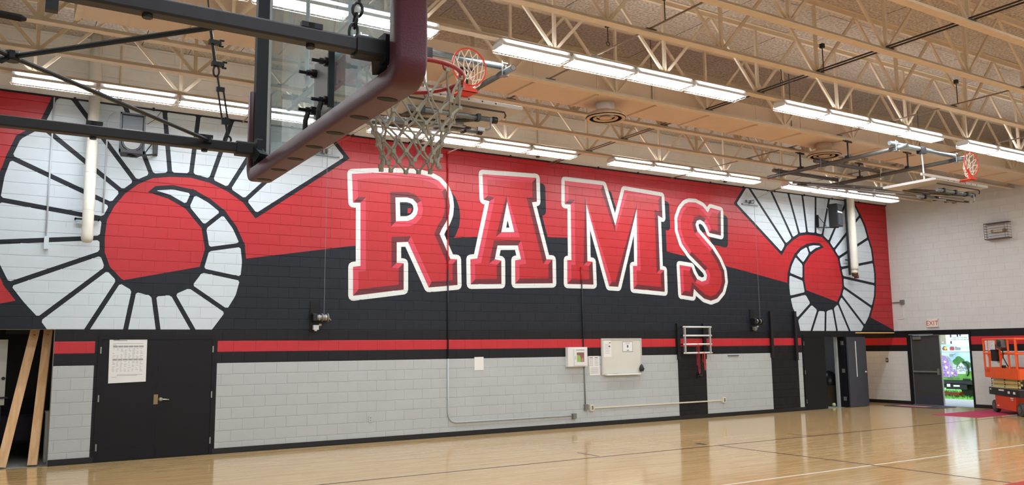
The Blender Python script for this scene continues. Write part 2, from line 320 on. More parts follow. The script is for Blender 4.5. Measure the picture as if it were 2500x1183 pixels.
# ------------------------------------------------------------------ painted block walls
# A wall face is a stack of thin paint shapes in wall coordinates (u, z); every block gets its own clipped share of them.
CW_, CH_, GAP = .4064, .2032, .008
def area2(p): return sum(p[i-1][0]*p[i][1]-p[i][0]*p[i-1][1] for i in range(len(p)))/2
def clip(poly, x0, x1, z0, z1):
    for ax, lim, sg in ((0, x0, 1), (0, x1, -1), (1, z0, 1), (1, z1, -1)):
        out = []; n = len(poly)
        for i in range(n):
            a, b = poly[i-1], poly[i]; da, db = (a[ax]-lim)*sg, (b[ax]-lim)*sg
            if (da >= 0) != (db >= 0):
                t = da/(da-db); out.append((a[0]+t*(b[0]-a[0]), a[1]+t*(b[1]-a[1])))
            if db >= 0: out.append(b)
        poly = out
        if len(poly) < 3: return []
    return poly
class Paint:
    def __init__(s): s.sh = []
    def slot(s, layer, bb, grp):
        # overlapping coats of one layer lie a hair apart, so no two faces share a plane
        used = {q[8] for q in s.sh if q[7] == layer and q[9] != grp and q[3] < bb[1]+.01 and q[4] > bb[0]-.01 and q[5] < bb[3]+.01 and q[6] > bb[2]-.01}
        k = 0
        while k in used: k += 1
        return k
    def add(s, layer, m, poly, k=None, grp=None):
        poly = [tuple(p) for p in poly]
        if area2(poly) < 0: poly = poly[::-1]
        if abs(area2(poly)) < 1e-6: return
        xs = [p[0] for p in poly]; zs = [p[1] for p in poly]; bb = (min(xs), max(xs), min(zs), max(zs))
        if grp is None: grp = len(s.sh)
        if k is None: k = s.slot(layer, bb, grp)
        s.sh.append((layer+min(k, 23)*.04, m, poly)+bb+(layer, k, grp))
    def rect(s, layer, m, x0, x1, z0, z1): s.add(layer, m, [(x0, z0), (x1, z0), (x1, z1), (x0, z1)])
    def fill(s, layer, m, outer, holes=(), win=None):
        loops = [[Vector((p[0], p[1], 0)) for p in l] for l in [outer]+list(holes)]
        flat = [p for l in loops for p in l]; xs = [p.x for p in loops[0]]; zs = [p.y for p in loops[0]]; grp = len(s.sh); k = s.slot(layer, (min(xs), max(xs), min(zs), max(zs)), grp)
        for t in tessellate_polygon(loops):
            tri = [(flat[i].x, flat[i].y) for i in t]
            if win: tri = clip(tri, *win)
            if len(tri) >= 3: s.add(layer, m, tri, k, grp)
    def stroke(s, layer, m, loop, r, dx=0, dz=0, n=10):
        L_ = [(p[0]+dx, p[1]+dz) for p in loop]
        for i in range(len(L_)):
            a, b = L_[i-1], L_[i]; l = math.hypot(b[0]-a[0], b[1]-a[1])
            if l < 1e-4: continue
            nx, nz = -(b[1]-a[1])/l*r, (b[0]-a[0])/l*r
            s.add(layer, m, [(a[0]+nx, a[1]+nz), (b[0]+nx, b[1]+nz), (b[0]-nx, b[1]-nz), (a[0]-nx, a[1]-nz)])
            s.add(layer, m, [(b[0]+r*cos(2*pi*k/n), b[1]+r*sin(2*pi*k/n)) for k in range(n)])
def ccw(l): return l if area2(l) > 0 else l[::-1]
def inset(loop, d, lim=2.2):
    # moves every vertex to the inner side of a counter-clockwise loop by d
    n = len(loop); out = []
    for i in range(n):
        a, b, c = loop[i-1], loop[i], loop[(i+1) % n]
        def nrm(p, q):
            l = math.hypot(q[0]-p[0], q[1]-p[1]) or 1e-6; return (-(q[1]-p[1])/l, (q[0]-p[0])/l)
        n1, n2 = nrm(a, b), nrm(b, c); mx, mz = n1[0]+n2[0], n1[1]+n2[1]; q = mx*mx+mz*mz
        k = min(lim, 2/q*1.0) if q > 1e-4 else lim
        # miter vector = m * 2/|m|^2, limited in length
        v = (mx*2/q, mz*2/q) if q > 1e-4 else n1
        l = math.hypot(*v)
        if l > lim: v = (v[0]*lim/l, v[1]*lim/l)
        out.append((b[0]+v[0]*d, b[1]+v[1]*d))
    return out
MLIST = ['wall_cream', 'wall_upper', 'wall_grey', 'mural_white', 'mural_red', 'mural_black', 'letter_white', 'letter_red', 'letter_pink', 'letter_maroon', 'band_black', 'band_red']
MI = {k: i for i, k in enumerate(MLIST)}
def rects_minus(r, holes):
    out = [r]
    for h in holes:
        nx = []
        for x0, x1, z0, z1 in out:
            a0, a1, b0, b1 = max(x0, h[0]), min(x1, h[1]), max(z0, h[2]), min(z1, h[3])
            if a0 >= a1-1e-6 or b0 >= b1-1e-6: nx.append((x0, x1, z0, z1)); continue
            if x0 < a0: nx.append((x0, a0, z0, z1))
            if a1 < x1: nx.append((a1, x1, z0, z1))
            if z0 < b0: nx.append((a0, a1, z0, b0))
            if b1 < z1: nx.append((a0, a1, b1, z1))
        out = [q for q in nx if q[1]-q[0] > .012 and q[3]-q[2] > .012]
    return out
def block_wall(name, to3d, u0, u1, ztop, paint, holes, single=0, near=None, core=.3, DEEP=.0075, lip=.005):
    sh = sorted(paint.sh, key=lambda q: q[0]); grid = {}
    for i, q in enumerate(sh):
        for gx in range(int((q[3]-u0)//1), int((q[4]-u0)//1)+1):
            for gz in range(int(q[5]//1), int(q[6]//1)+1): grid.setdefault((gx, gz), []).append(i)
    root = sroot(name)
    # the body behind the blocks, carrying the same paint on its joints
    core_mb = MB()
    for x0, x1, z0, z1 in rects_minus((u0, u1, 0, ztop), holes):
        vs = [to3d(u, z, d) for u in (x0, x1) for z in (z0, z1) for d in (-core, -DEEP-.001)]
        core_mb.k = 0; core_mb.add(vs, [(0, 1, 3, 2), (4, 6, 7, 5), (0, 4, 5, 1), (2, 3, 7, 6), (0, 2, 6, 4), (1, 5, 7, 3)])
    for q in sh:
        for x0, x1, z0, z1 in rects_minus((max(q[3], u0), min(q[4], u1), max(q[5], 0), min(q[6], ztop)), holes):
            p = clip(q[2], x0, x1, z0, z1)
            if len(p) >= 3:
                core_mb.k = MI[q[1]]; core_mb.add([to3d(a, b, -DEEP+q[0]*.0005) for a, b in p], [tuple(range(len(p)))])
    core_mb.build('masonry', MLIST, root)
    rects = []; row = 0
    while row*CH_ < ztop:
        z0, z1 = row*CH_, min((row+1)*CH_, ztop); u = u0-(CW_/2 if row % 2 else 0)
        while u < u1:
            a, b = max(u, u0), min(u+CW_, u1)
            if b-a > .02:
                rects += rects_minus((a+.0016, b-.0016, z0+GAP/2, z1-GAP/2), holes)
            u += CW_
        row += 1
    if near: rects.sort(key=near)
    rest = MB()
    for i, (x0, x1, z0, z1) in enumerate(rects):
        mb = MB() if i < single else rest; z1 -= lip
        ids = sorted({k for gx in range(int((x0-u0)//1), int((x1-u0)//1)+1) for gz in range(int(z0//1), int(z1//1)+1) for k in grid.get((gx, gz), ())})
        got = []; full = (x1-x0)*(z1-z0)
        for k in ids:
            q = sh[k]
            if q[3] > x1 or q[4] < x0 or q[5] > z1 or q[6] < z0: continue
            e = q[0]*.00012
            p = clip(q[2], x0-e, x1+e, z0-e, z1+e)
            if len(p) < 3: continue
            if area2(p) >= full*.9999: got = []
            got.append((q[0], q[1], p, e))
        for ly, m, p, e in got:
            mb.k = MI[m]; n = len(p)
            mb.add([to3d(a, b, ly*.0005) for a, b in p], [tuple(range(n))])
            for j in range(n):
                a, b = p[j-1], p[j]
                if any(abs(a[ax]-v) < 1e-6 and abs(b[ax]-v) < 1e-6 for ax, v in ((0, x0-e), (0, x1+e), (1, z0-e), (1, z1+e))):
                    up_ = 2*lip if abs(a[1]-z1-e) < 1e-6 and abs(b[1]-z1-e) < 1e-6 else 0
                    mb.add([to3d(a[0], a[1], ly*.0005), to3d(b[0], b[1], ly*.0005), to3d(b[0], b[1]+up_, -DEEP+ly*.0004), to3d(a[0], a[1]+up_, -DEEP+ly*.0004)], [(0, 1, 2, 3)])
        if i < single and mb.f:
            c = to3d((x0+x1)/2, z0, 0); used = sorted(set(mb.m)); mb.m = [used.index(k) for k in mb.m]
            o = MB.build(mb, 'block', [MLIST[k] for k in used], None, loc=c); o.parent = root
    if rest.f: tag(rest.build('block', MLIST, root), kind='stuff')
    return root

mur = Paint(); ZM, ZT = 2.235, 6.21
mur.rect(0, 'wall_upper', XL, W, ZT, ZC)
mur.rect(0, 'band_black', XL, W, 0, ZM)
mur.rect(0, 'mural_black', XL, W, ZM, ZT)
for x0, x1 in ((XL, 1.42), (3.44, 14.755), (15.745, 18.23), (19.335, 19.515)): mur.rect(1, 'wall_grey', x0, x1, .10, 1.626)
for x0, x1 in ((XL, 1.42), (3.44, 14.70), (14.86, 15.66), (15.79, 18.21), (18.34, 19.21), (19.36, 19.51)): mur.rect(1, 'band_red', x0, x1, 1.824, 2.032)
arch = [(-.95, 2.33), (0, 2.65), (1.8, 3.09), (3.9, 3.57), (5.95, 3.92), (8.45, 4.25), (9.6, 4.36), (11.475, 4.43), (13.35, 4.36), (14.5, 4.26), (17, 3.92), (19.03, 3.6), (21.2, 3.1), (22.8, 2.64), (23.9, 2.27)]
for a, b in zip(arch, arch[1:]): mur.add(1, 'mural_red', [a, b, (b[0], ZT), (a[0], ZT)])
win = (XL, W, ZM, ZT)
for cells in (HORN_NEAR, HORN_FAR):
    for c in cells:
        c = ccw([tuple(p) for p in c]); mur.fill(2, 'mural_black', inset(c, -.041, 1.7), win=win)
    for c in cells:
        c = ccw([tuple(p) for p in c])
        q = inset(c, .040)
        # slightly rounded cell corners: cut every sharp corner back a little
        r = []
        for i in range(len(q)):
            a, b, d = q[i-1], q[i], q[(i+1) % len(q)]
            la = math.hypot(a[0]-b[0], a[1]-b[1]); ld = math.hypot(d[0]-b[0], d[1]-b[1]); k = .03
            if la > .15 and ld > .15:
                r += [(b[0]+(a[0]-b[0])/la*k, b[1]+(a[1]-b[1])/la*k), (b[0]+(d[0]-b[0])/ld*k, b[1]+(d[1]-b[1])/ld*k)]
            else: r.append(b)
        mur.fill(3, 'mural_white', r, win=win)
for key, hole in (('R', 'Rh'), ('A', 'Ah'), ('M', None), ('S', None)):
    o = ccw([tuple(p) for p in LETTERS[key]]); hs = [[tuple(p) for p in LETTERS[hole]]] if hole else []
    hs = [h if area2(h) < 0 else h[::-1] for h in hs]
    sh = lambda l: [(p[0]+.155, p[1]-.215) for p in l]
    mur.fill(3, 'mural_black', sh(o)); mur.stroke(3, 'mural_black', o, .10, .155, -.215)
    for h in hs: mur.fill(3, 'mural_black', h[::-1])
    if key == 'R': mur.fill(4, 'mural_red', [tuple(p) for p in LETTERS['Rr']])
    for l in [o]+hs: mur.stroke(5, 'letter_white', l, .102)
    mur.fill(6, 'letter_red', o, hs)
    for l in [o]+hs:
        f = inset(l, .115, 1.6)
        for i in range(len(l)):
            a, b = l[i-1], l[i]; n = (b[1]-a[1], -(b[0]-a[0]))
            mur.add(7 if -n[0]+n[1] > 0 else 8, 'letter_pink' if -n[0]+n[1] > 0 else 'letter_maroon', [a, b, f[i], f[i-1]])
OPEN_ROOM, OPEN_D1, OPEN_D2, OPEN_ALC = (-.75, .81, -.1, ZM), (1.47, 3.40, -.1, 2.134), (19.56, 21.45, -.1, 2.134), (22.30, W, -.1, 2.20)
def near_back(r):
    x, z = (r[0]+r[1])/2, (r[2]+r[3])/2
    return (1e3 if x < -.3 else 0)+(x*x+D*D+(z-H)**2)/((r[1]-r[0])*(r[3]-r[2])+.01)
wall_back = block_wall('wall_back', lambda u, z, d: (u, D-d, z), XL, W, ZC, mur, [OPEN_ROOM, OPEN_D1, OPEN_D2, OPEN_ALC], 298, near_back)

endp = Paint(); YA = 18.2                 # the end wall runs on into the alcove
endp.rect(0, 'wall_cream', -YA, -YF, ZM, ZC); endp.rect(0, 'wall_cream', -YA, -YF, 0, 1.61)
endp.rect(0, 'band_black', -YA, -YF, 1.61, ZM); endp.rect(1, 'band_red', -YA, -YF, 1.80, 2.03)
wall_right = block_wall('wall_right', lambda u, z, d: (W-d, -u, z), -YA, -YF, ZC, endp, [(-15.41, -13.43, -.1, 2.17)], 0, DEEP=.003, lip=.001)
m = MB(); m.box(XL-.3, XL, YF, D+2.7, 0, ZC); struct(m.build('wall_left', 'wall_grey'))
m = MB(); m.box(XL-.3, W+.3, YF-.3, YF, 0, ZC); struct(m.build('wall_front', 'wall_grey'))
# recess beside the double door, closet behind the far doors, and the alcove in the corner
m = MB(); m.box(XL, 3.6, 18.2, 18.4, 0, 2.6); m.box(3.6, 3.8, D+.3, 18.4, 0, 2.6); m.box(XL, 3.8, D+.3, 18.4, 2.6, 2.8); struct(m.build('wall_storeroom', 'room_dark'))  # carried on unseen behind the double door, added to keep sky light out
m = MB(); m.box(18.9, 19.1, D+.3, 18.4, 0, 2.6); m.box(19.1, 22.1, 18.0, 18.2, 0, 2.6); m.box(22.1, 22.3, D+.3, 18.2, 0, 2.6); m.box(18.9, 22.3, D+.3, 18.4, 2.6, 2.8); struct(m.build('wall_closet', 'closet_grey'))
m = MB(); m.box(22.3, W, YA, YA+.2, 0, 2.6); m.box(22.3, W+.1, D+.3, YA+.2, 2.6, 2.8); struct(m.build('wall_alcove', 'wall_cream'))

# ------------------------------------------------------------------ floor, markings, base trim, roof deck
m = MB(); m.box(XL-.3, W+.3, YF-.3, D+.02, -.2, 0); floor = struct(m.build('floor', 'maple_floor'))
m = MB(); m.box(XL-.3, 3.8, D+.02, 18.4, -.2, -.004); m.box(18.9, 22.3, D+.02, 18.4, -.2, -.004); struct(m.build('floor_storeroom', 'concrete'))
m = MB(); m.box(22.3, W+.3, D+.02, 18.4, -.2, -.002); struct(m.build('floor_alcove', 'maple_floor'))
def line(name, x0, x1, y0, y1, mm): m = MB(); m.box(x0, x1, y0, y1, -.002, .0012); return m.build(name, mm, floor)
line('sideline', .4, 22.6, 11.345, 11.395, 'line_dark'); line('centre_line', 11.495, 11.545, 6.10, 11.345, 'line_dark')
line('volleyball_line', 2.5, 20.5, 8.12, 8.17, 'line_white')
line('coaching_mark', 14.16, 14.20, 11.40, 11.96, 'line_dark'); line('coaching_mark', 8.79, 8.83, 11.47, 12.08, 'line_dark')
line('scuff_mark', 11.38, 11.50, 11.60, 11.82, 'steel_black')
m = MB(); m.lathe((11.5, 3.2, 0), [(2.88, -.002), (2.88, .0016)], 64); m.build('centre_logo', 'logo_red', floor)
for x0, x1 in ((XL, -.75), (.81, 1.47), (3.40, 19.56), (21.45, 22.30)):
    m = MB(); m.box(x0, x1, D-.014, D, 0, .10); m.box(x0, x1, D-.026, D-.014, 0, .012); struct(m.build('baseboard_back', 'rubber_black'))
for y0, y1 in ((YF, 13.43), (15.41, YA)):
    m = MB(); m.box(W-.014, W, y0, y1, 0, .10); struct(m.build('baseboard_right', 'rubber_black'))
m = MB(); m.box(XL, W, D-.035, D, ZT-.012, ZT+.012)
t1 = struct(m.build('trim_1', 'band_black'))
for x in [.9+1.27*k for k in range(18)]:
    m = MB(); m.box(x-.02, x+.02, D-.05, D-.035, ZT-.03, ZT+.03); m.build('clip', 'steel_black', t1)
ceil = sroot('ceiling', (0, 0, ZC))
m = MB(); m.box(XL-.3, W+.3, YF-.3, 18.6, ZC+.06, ZC+.2); m.build('roof_slab', 'deck_fibre', ceil)
pan = MB(); pan.box(.006, .804, .004, 2.441, 0, .06); pm = None
for i in range(31):
    for j in range(8):
        y = D-2.445*(j+1); x = .30+.81*(i-1)
        if x > W: continue
        if pm is None: o = pan.build('deck_panel', 'deck_fibre'); pm = o.data
        else: o = bpy.data.objects.new('deck_panel', pm); COL.objects.link(o)
        o.parent = ceil; o.location = (x, y, random.uniform(-.004, .004))
m = MB()
m.box(XL, W, YF, D-2.445*8, 0, .06); m.build('deck_edge', 'deck_fibre', ceil)

# ------------------------------------------------------------------ doors
def hinge(parent, x, y, z, mm='alum', d=(.03, .02, .115)): m = MB(); m.cbox((x, y, z), d); m.build('hinge', mm, parent)
d1 = sroot('door_1', (2.435, D, 0))
m = MB(); m.box(1.47, 1.52, D-.012, D+.12, 0, 2.134); m.box(3.35, 3.40, D-.012, D+.12, 0, 2.134); m.box(1.52, 3.35, D-.012, D+.12, 2.06, 2.134); m.build('door_frame', 'door_black', d1)
for x0, x1 in ((1.521, 2.4345), (2.4355, 3.349)):
    m = MB(); m.box(x0, x1, D-.004, D+.04, .002, 2.058); lf = m.build('door_leaf', 'door_black', d1)
    m = MB(); m.box(x0+.02, x1-.01, D-.008, D-.004, .02, .20); m.build('kick_plate', 'door_black', lf)
for x in (1.512, 3.358):
    for z in (.25, 1.065, 1.88): hinge(d1, x, D-.014, z, 'alum', (.022, .02, .115))
m = MB(); m.box(2.385, 2.455, D-.012, D-.004, .93, 1.10); m.build('lock_plate', 'brass_plate', d1)
m = MB(); m.lathe((2.50, D-.004, 1.012), [(.038, 0), (.038, -.012), (.026, -.02), (.02, -.05)], 16, 'y'); m.tube([(2.50, D-.05, 1.012), (2.55, D-.055, 1.012), (2.635, D-.05, 1.005)], [.013, .012, .009], 8); m.build('lever_handle', 'lever_steel', d1, smooth=True)
d2 = sroot('door_2', (20.5, D, 0))
m = MB(); m.box(19.56, 19.61, D-.012, D+.14, 0, 2.134); m.box(21.40, 21.45, D-.012, D+.22, 0, 2.134); m.box(19.61, 21.40, D-.012, D+.14, 2.06, 2.134); m.build('door_frame', 'door_black', d2)
m = MB(); m.box(21.34, 21.46, D+.22, D+.31, 0, 2.10); m.build('wall_return', 'wall_grey', d2)
m = MB(); m.box(19.615, 20.52, D-.004, D+.04, .01, 2.056); m.build('door_leaf', 'door_black', d2)
for z in (.25, 1.065, 1.88):
    hinge(d2, 19.595, D-.014, z, 'box_steel', (.022, .02, .115)); hinge(d2, 21.397, D+.06, z, 'box_steel', (.01, .10, .115))
m = MB(); m.box(21.46, 22.33, D-.075, D-.03, .012, 2.056); lf = m.build('door_leaf', 'leaf_slate', d2)
m = MB(); m.box(21.82, 21.855, D-.082, D-.075, .88, 1.93); m.build('astragal_strip', 'board_white', lf)
m = MB(); m.lathe((22.26, D-.075, 1.01), [(.036, 0), (.036, -.012), (.02, -.02), (.018, -.05)], 14, 'y'); m.tube([(22.26, D-.125, 1.01), (22.15, D-.125, 1.005)], .011, 8); m.build('lever_handle', 'lever_steel', lf, smooth=True)
d3 = sroot('door_3', (W, 14.42, 0))
m = MB(); m.box(W-.02, W+.16, 15.33, 15.41, 0, 2.17); m.box(W-.02, W+.16, 13.43, 13.48, 0, 2.17); m.box(W-.02, W+.16, 13.48, 15.33, 2.09, 2.17); m.build('door_frame', 'door_black', d3)
m = MB(); m.box(W-.03, W-.02, 13.43, 15.46, 2.17, 2.22); m.build('head_trim', 'door_black', d3)
m = MB(); m.box(W-.04, W-.02, 14.55, 15.33, 2.10, 2.125); m.build('head_strip', 'alum', d3)
m = MB(); m.box(W+.03, W+.075, 14.40, 15.32, .012, 2.085); lf = m.build('door_leaf', 'door_grey', d3)
m = MB(); m.box(W+.02, W+.03, 15.285, 15.30, .02, 2.08); m.box(W+.02, W+.085, 14.385, 14.405, .012, 2.085); m.build('edge_strip', 'alum', lf)
m = MB(); m.box(W+.024, W+.03, 14.42, 15.28, .02, .28); m.build('kick_plate', 'leaf_slate', lf)
m = MB(); m.bevbox(W-.03, W+.03, 14.47, 15.27, .965, 1.02, .02, 'y'); m.box(W-.045, W+.03, 14.43, 14.49, .90, 1.09); m.build('panic_bar', 'box_steel', lf)
m = MB(); m.box(W-.03, W+.03, 14.95, 15.2, 1.96, 2.05); m.bar((W-.01, 15.0, 2.06), (W+.02, 14.6, 2.08), .03, .012); m.build('door_closer', 'box_steel', lf)
m = MB(); m.box(W+.15, W+.95, 13.40, 13.45, .012, 2.085); lf = m.build('door_leaf', 'door_grey', d3)      # the other leaf, swung outward
m = MB(); m.box(W-.02, W+.2, 13.48, 15.33, 0, .012); m.build('threshold', 'alum', d3)
# ------------------------------------------------------------------ roof trusses (parallel to the mural wall)
ORD = ['nearest', 'second', 'third', 'fourth', 'fifth', 'sixth', 'seventh', 'eighth', 'ninth', 'tenth', 'eleventh', 'twelfth']
ZB, ZTOP = 6.10, ZC
NODES = [6.65+2.134*k for k in range(-3, 9)]
TY = [14.372-1.2224*i for i in range(11)]
def make_truss():
    r = thing('roof_truss', 'truss', 'truss', (11.5, 0, ZB))
    m = MB(); m.box(XL, W, -.065, .065, ZB, ZB+.010); m.box(XL, W, -.028, .028, ZB+.010, ZB+.062); m.build('bottom_chord', 'truss_tan', r)
    m = MB(); m.box(XL, W, -.075, .075, ZTOP-.012, ZTOP-.002); m.box(XL, W, -.028, .028, ZTOP-.08, ZTOP-.012); m.build('top_chord', 'truss_tan', r)
    zt, zb = ZTOP-.06, ZB+.055; first = {}
    def part(n, mb_, x):
        if n in first:
            o = first[n].copy(); COL.objects.link(o); o.location.x = x-11.5-first[n]['x0']; o.parent = r
        else:
            o = mb_.build(n, 'truss_tan', r); first[n] = o; o['x0'] = x-11.5
    for x in NODES:
        m = MB(); m.box(x-.022, x+.022, -.024, .024, zb, zt); part('web_vertical', m, x)
        m = MB(); m.bar((x-.03, 0, zb), (x-1.067, 0, zt), .034, .044, (1, 0, 0)); part('web_diagonal', m, x)
        m = MB(); m.bar((x+.03, 0, zb), (x+1.067, 0, zt), .034, .044, (1, 0, 0)); part('web_brace', m, x)
    return r
t0 = make_truss()
where = ['the mural-side light runs hang from it', 'just in front of the mural-side lights', 'just behind the round diffusers', 'along the near bottom edge of the duct',
         'the floor-side light runs hang from it', 'next in front of the floor-side lights', 'second in front of the floor-side lights', 'third in front of the floor-side lights',
         'only its top chord crosses the view', 'over the near backboard', 'overhead out of view']
for i, y in enumerate(TY):
    o = t0 if i == 0 else copy_tree(t0)
    o.location.y = y
    tag(o, 'tan roof truss, %s from the mural wall, %s' % ('first' if i == 0 else ORD[i], where[i]), 'truss', 'tan roof trusses')
for ch in t0.children:
    pass
# bridging angles between the trusses, running away towards the mural wall
for k, (x, lab) in enumerate(((3.75, 'thin tan bridging angle across the trusses beyond the near backboard'), (7.40, 'thin bridging angles across the trusses over the letters R and A'),
                              (10.95, 'pair of dark bridging angles crossing the trusses over the letter M'), (14.70, 'bridging angles across the trusses over the letter S'), (18.40, 'bridging angles across the trusses over the far speaker'))):
    r = thing('bridging', lab, 'brace', (x, 9, 6.2), 0, 'bridging across the trusses')
    for dx in ((-.05, .05) if k == 2 else (0,)):
        for ya, yb in ((2.0, 10.82), (11.64, D-.01)):
            m = MB(); m.bar((x+dx, ya, 6.185), (x+dx, yb, 6.185), .02, .02); m.build('angle_bar', 'steel_brown' if k == 2 and ya < 5 else 'bridging_tan', r)
    for y in TY[:9]:
        m = MB(); m.box(x-.09, x+.09, y-.05, y+.05, 6.163, 6.172); m.build('clamp_plate', 'pipe_dull', r)
for k, (x, y, z, lab) in enumerate(((7.45, 8.0, 6.55, 'small black hook clamp on the bridging over the letter A'), (11.0, 8.2, 6.6, 'small black hook clamp on the dark bridging over the letter M'), (14.7, 8.15, 6.6, 'small black hook clamp on the bridging over the letter S'),
                                    (11.2, 9.2, 6.62, 'short black drop cord hanging beside the dark bridging'), (7.5, 9.3, 6.62, 'short black drop cord hanging over the near light run'))):
    r = thing('hook_clamp', lab, 'hook', (x, y, z), 0, 'black hooks in the trusses')
    m = MB(); m.cbox((x, y, z), (.06, .06, .07)); m.build('clamp', 'rubber_black', r)
    m = MB(); m.rod((x, y, z), (x, y, 6.2 if k < 3 else 6.36), .008, 6)
    if k >= 3: m.torus((x, y, 6.33), .03, .007, 'y', 12, 6)
    m.build('cord', 'rubber_black', r)

# ------------------------------------------------------------------ fluorescent fixtures
def make_fixture():
    L_, hw = 1.15, .155
    r = thing('light_fixture', 'light', 'ceiling light', (0, 0, 5.95))
    m = MB(); prof = [(-hw, .0), (-hw+.012, .0), (-.10, .085), (.10, .085), (hw-.012, .0), (hw, .0), (.115, .105), (-.115, .105)]
    m.prism(prof, lambda p, a: (a, p[0], 5.99+p[1]), -L_/2, L_/2); m.box(-L_/2, L_/2, -.06, .06, 6.094, 6.10); m.build('reflector', 'fixture_white', r)
    for x in (-L_/2, L_/2-.012):
        m = MB(); m.box(x, x+.012, -.12, .12, 5.995, 6.09); m.build('end_plate', 'fixture_white', r)
    for y in (-.09, -.03, .03, .09):
        m = MB(); m.rod((-L_/2+.05, y, 6.02), (L_/2-.05, y, 6.02), .013, 8); m.build('tube', 'tube_glow', r)
    g = MB()
    for k in range(17):
        x = -L_/2+.03+k*(L_-.06)/16
        g.tube([(x, -hw, 6.0), (x, -hw+.015, 5.962), (x, hw-.015, 5.962), (x, hw, 6.0)], .0028, 4)
    for y in (-.14, -.05, .05, .14): g.rod((-L_/2-.0, y, 5.962), (L_/2, y, 5.962), .0028, 4)
    for s in (-1, 1): g.tube([(s*L_/2, -.14, 5.962), (s*(L_/2+.028), -.10, 5.985), (s*(L_/2+.028), .10, 5.985), (s*L_/2, .14, 5.962)], .0028, 4)
    g.build('wire_guard', 'steel_wire', r)
    return r
f0 = make_fixture(); used = False
runs = [(14.372, -.08, 'mural-side run above the near horn'), (14.372, 5.73, 'mural-side run above letters R and A'), (14.372, 11.55, 'mural-side run above letters M and S'), (14.372, 17.38, 'mural-side run above the far horn'),
        (9.482, -.10, 'floor-side run seen through the glass backboard'), (9.482, 5.66, 'floor-side run just past the near hoop'), (9.482, 11.42, 'floor-side run above the far folded goal'), (9.482, 17.12, 'floor-side run nearest the end wall')]
NTH = ['first from left', 'second from left', 'third from left', 'fourth from left']
for y, x0, lab in runs:
    for k in range(4):
        o = f0 if not used else copy_tree(f0); used = True
        x = x0+.605+1.213*k; o.location = (x, y, 5.95+random.uniform(-.006, .006))
        tag(o, 'caged fluorescent, '+NTH[k]+' in '+lab, 'ceiling light', 'fluorescent fixtures')
        area('fixture_lamp', (x, y, 5.98), 1.04, .22, LIGHT_W)
        area('fixture_slots', (x, y-.152, 6.06), 1.0, .012, LIGHT_W*.5*UPL, rot=(pi-1.1, 0, 0)); area('fixture_slots', (x, y+.152, 6.06), 1.0, .012, LIGHT_W*.5*UPL, rot=(pi+1.1, 0, 0))
# conduit drops that carry the fixtures and wires at the mural wall
for x, lab in ((1.6, 'thin tan conduit drop to the wall light run near the white drain pipe'), (7.5, 'thin tan conduit drop behind the wall light run above letter A'), (10.55, 'thin tan conduit drop at the end of the wall light run above letter M'), (16.7, 'thin tan conduit drop between the wall light runs above letter S')):
    r = thing('conduit_drop', lab, 'conduit', (x, D-.05, 6.3), 0, 'thin conduit drops')
    m = MB(); m.rod((x, D-.03, 6.32), (x, D-.03, 7.3), .014, 8); m.build('tube', 'truss_tan', r)
    m = MB(); m.cbox((x, D-.035, 6.30), (.07, .06, .06)); m.build('fitting', 'pipe_dull', r)

# ------------------------------------------------------------------ duct with round diffusers
dz0, dz1, dy0, dy1 = 6.135, 6.51, 10.84, 11.62
r = thing('air_duct', 'long flat tan air duct with seams running between the roof trusses', 'duct', (12, 11.2, dz0))
xs = [.66]+[.66+1.305*k for k in range(1, 18)]+[W]
for a, b in zip(xs, xs[1:]):
    m = MB(); m.box(a+.004, b-.004, dy0, dy1, dz0, dz1); m.build('duct_section', 'duct_tan', r)
for a in xs[:-1]:
    m = MB(); m.box(a-.02, a+.02, dy0-.006, dy1+.006, dz0-.028, dz1+.006); m.build('seam_flange', 'duct_tan', r)
m = MB(); m.box(.60, .655, dy0-.04, dy1+.04, dz0-.03, dz1+.04); m.build('end_flange', 'truss_tan', r)
for k, x in enumerate((8.95, 14.9)):
    y = 11.22; t = []
    c = MB(); c.lathe((x, y, 0), [(.165, 5.90), (.165, dz0)], 28); df = c.build('diffuser_collar', 'fixture_white' if k == 0 else 'diffuser_tan', r, smooth=True)
    c = MB(); c.lathe((x, y, 0), [(.288, 5.862), (.27, 5.94), (.005, 5.95)], 28, cap=False); c.build('throat', 'steel_dark', df)  # dark lining: the shade between the rings is put into its colour
    c = MB(); c.lathe((x, y, 0), [(.345, 5.856), (.34, 5.848), (.285, 5.852), (.29, 5.864), (.345, 5.862)], 36, cap=False); c.build('diffuser_ring', 'diffuser_tan', df, smooth=True)
    c = MB(); c.lathe((x, y, 0), [(.222, 5.858), (.16, 5.872), (.165, 5.878), (.226, 5.864)], 32, cap=False); c.build('diffuser_ring', 'diffuser_tan', df, smooth=True)
    c = MB(); c.lathe((x, y, 0), [(.115, 5.868), (.112, 5.862), (.03, 5.858)], 28); c.build('diffuser_disc', 'diffuser_tan', df)
    c = MB(); c.lathe((x, y, 0), [(.36, 5.87), (.30, 5.95), (.165, 5.96)], 32, cap=False); c.build('diffuser_cone', 'diffuser_tan', df, smooth=True)
for x in (5.2, 9.7, 13.4, 17.8):
    m = MB(); m.rod((x, dy0-.02, dz0), (x, dy0-.02, ZC), .008, 6); m.cbox((x, dy0-.03, dz0+.02), (.10, .05, .05)); m.build('hanger_rod', 'pipe_dull', r)

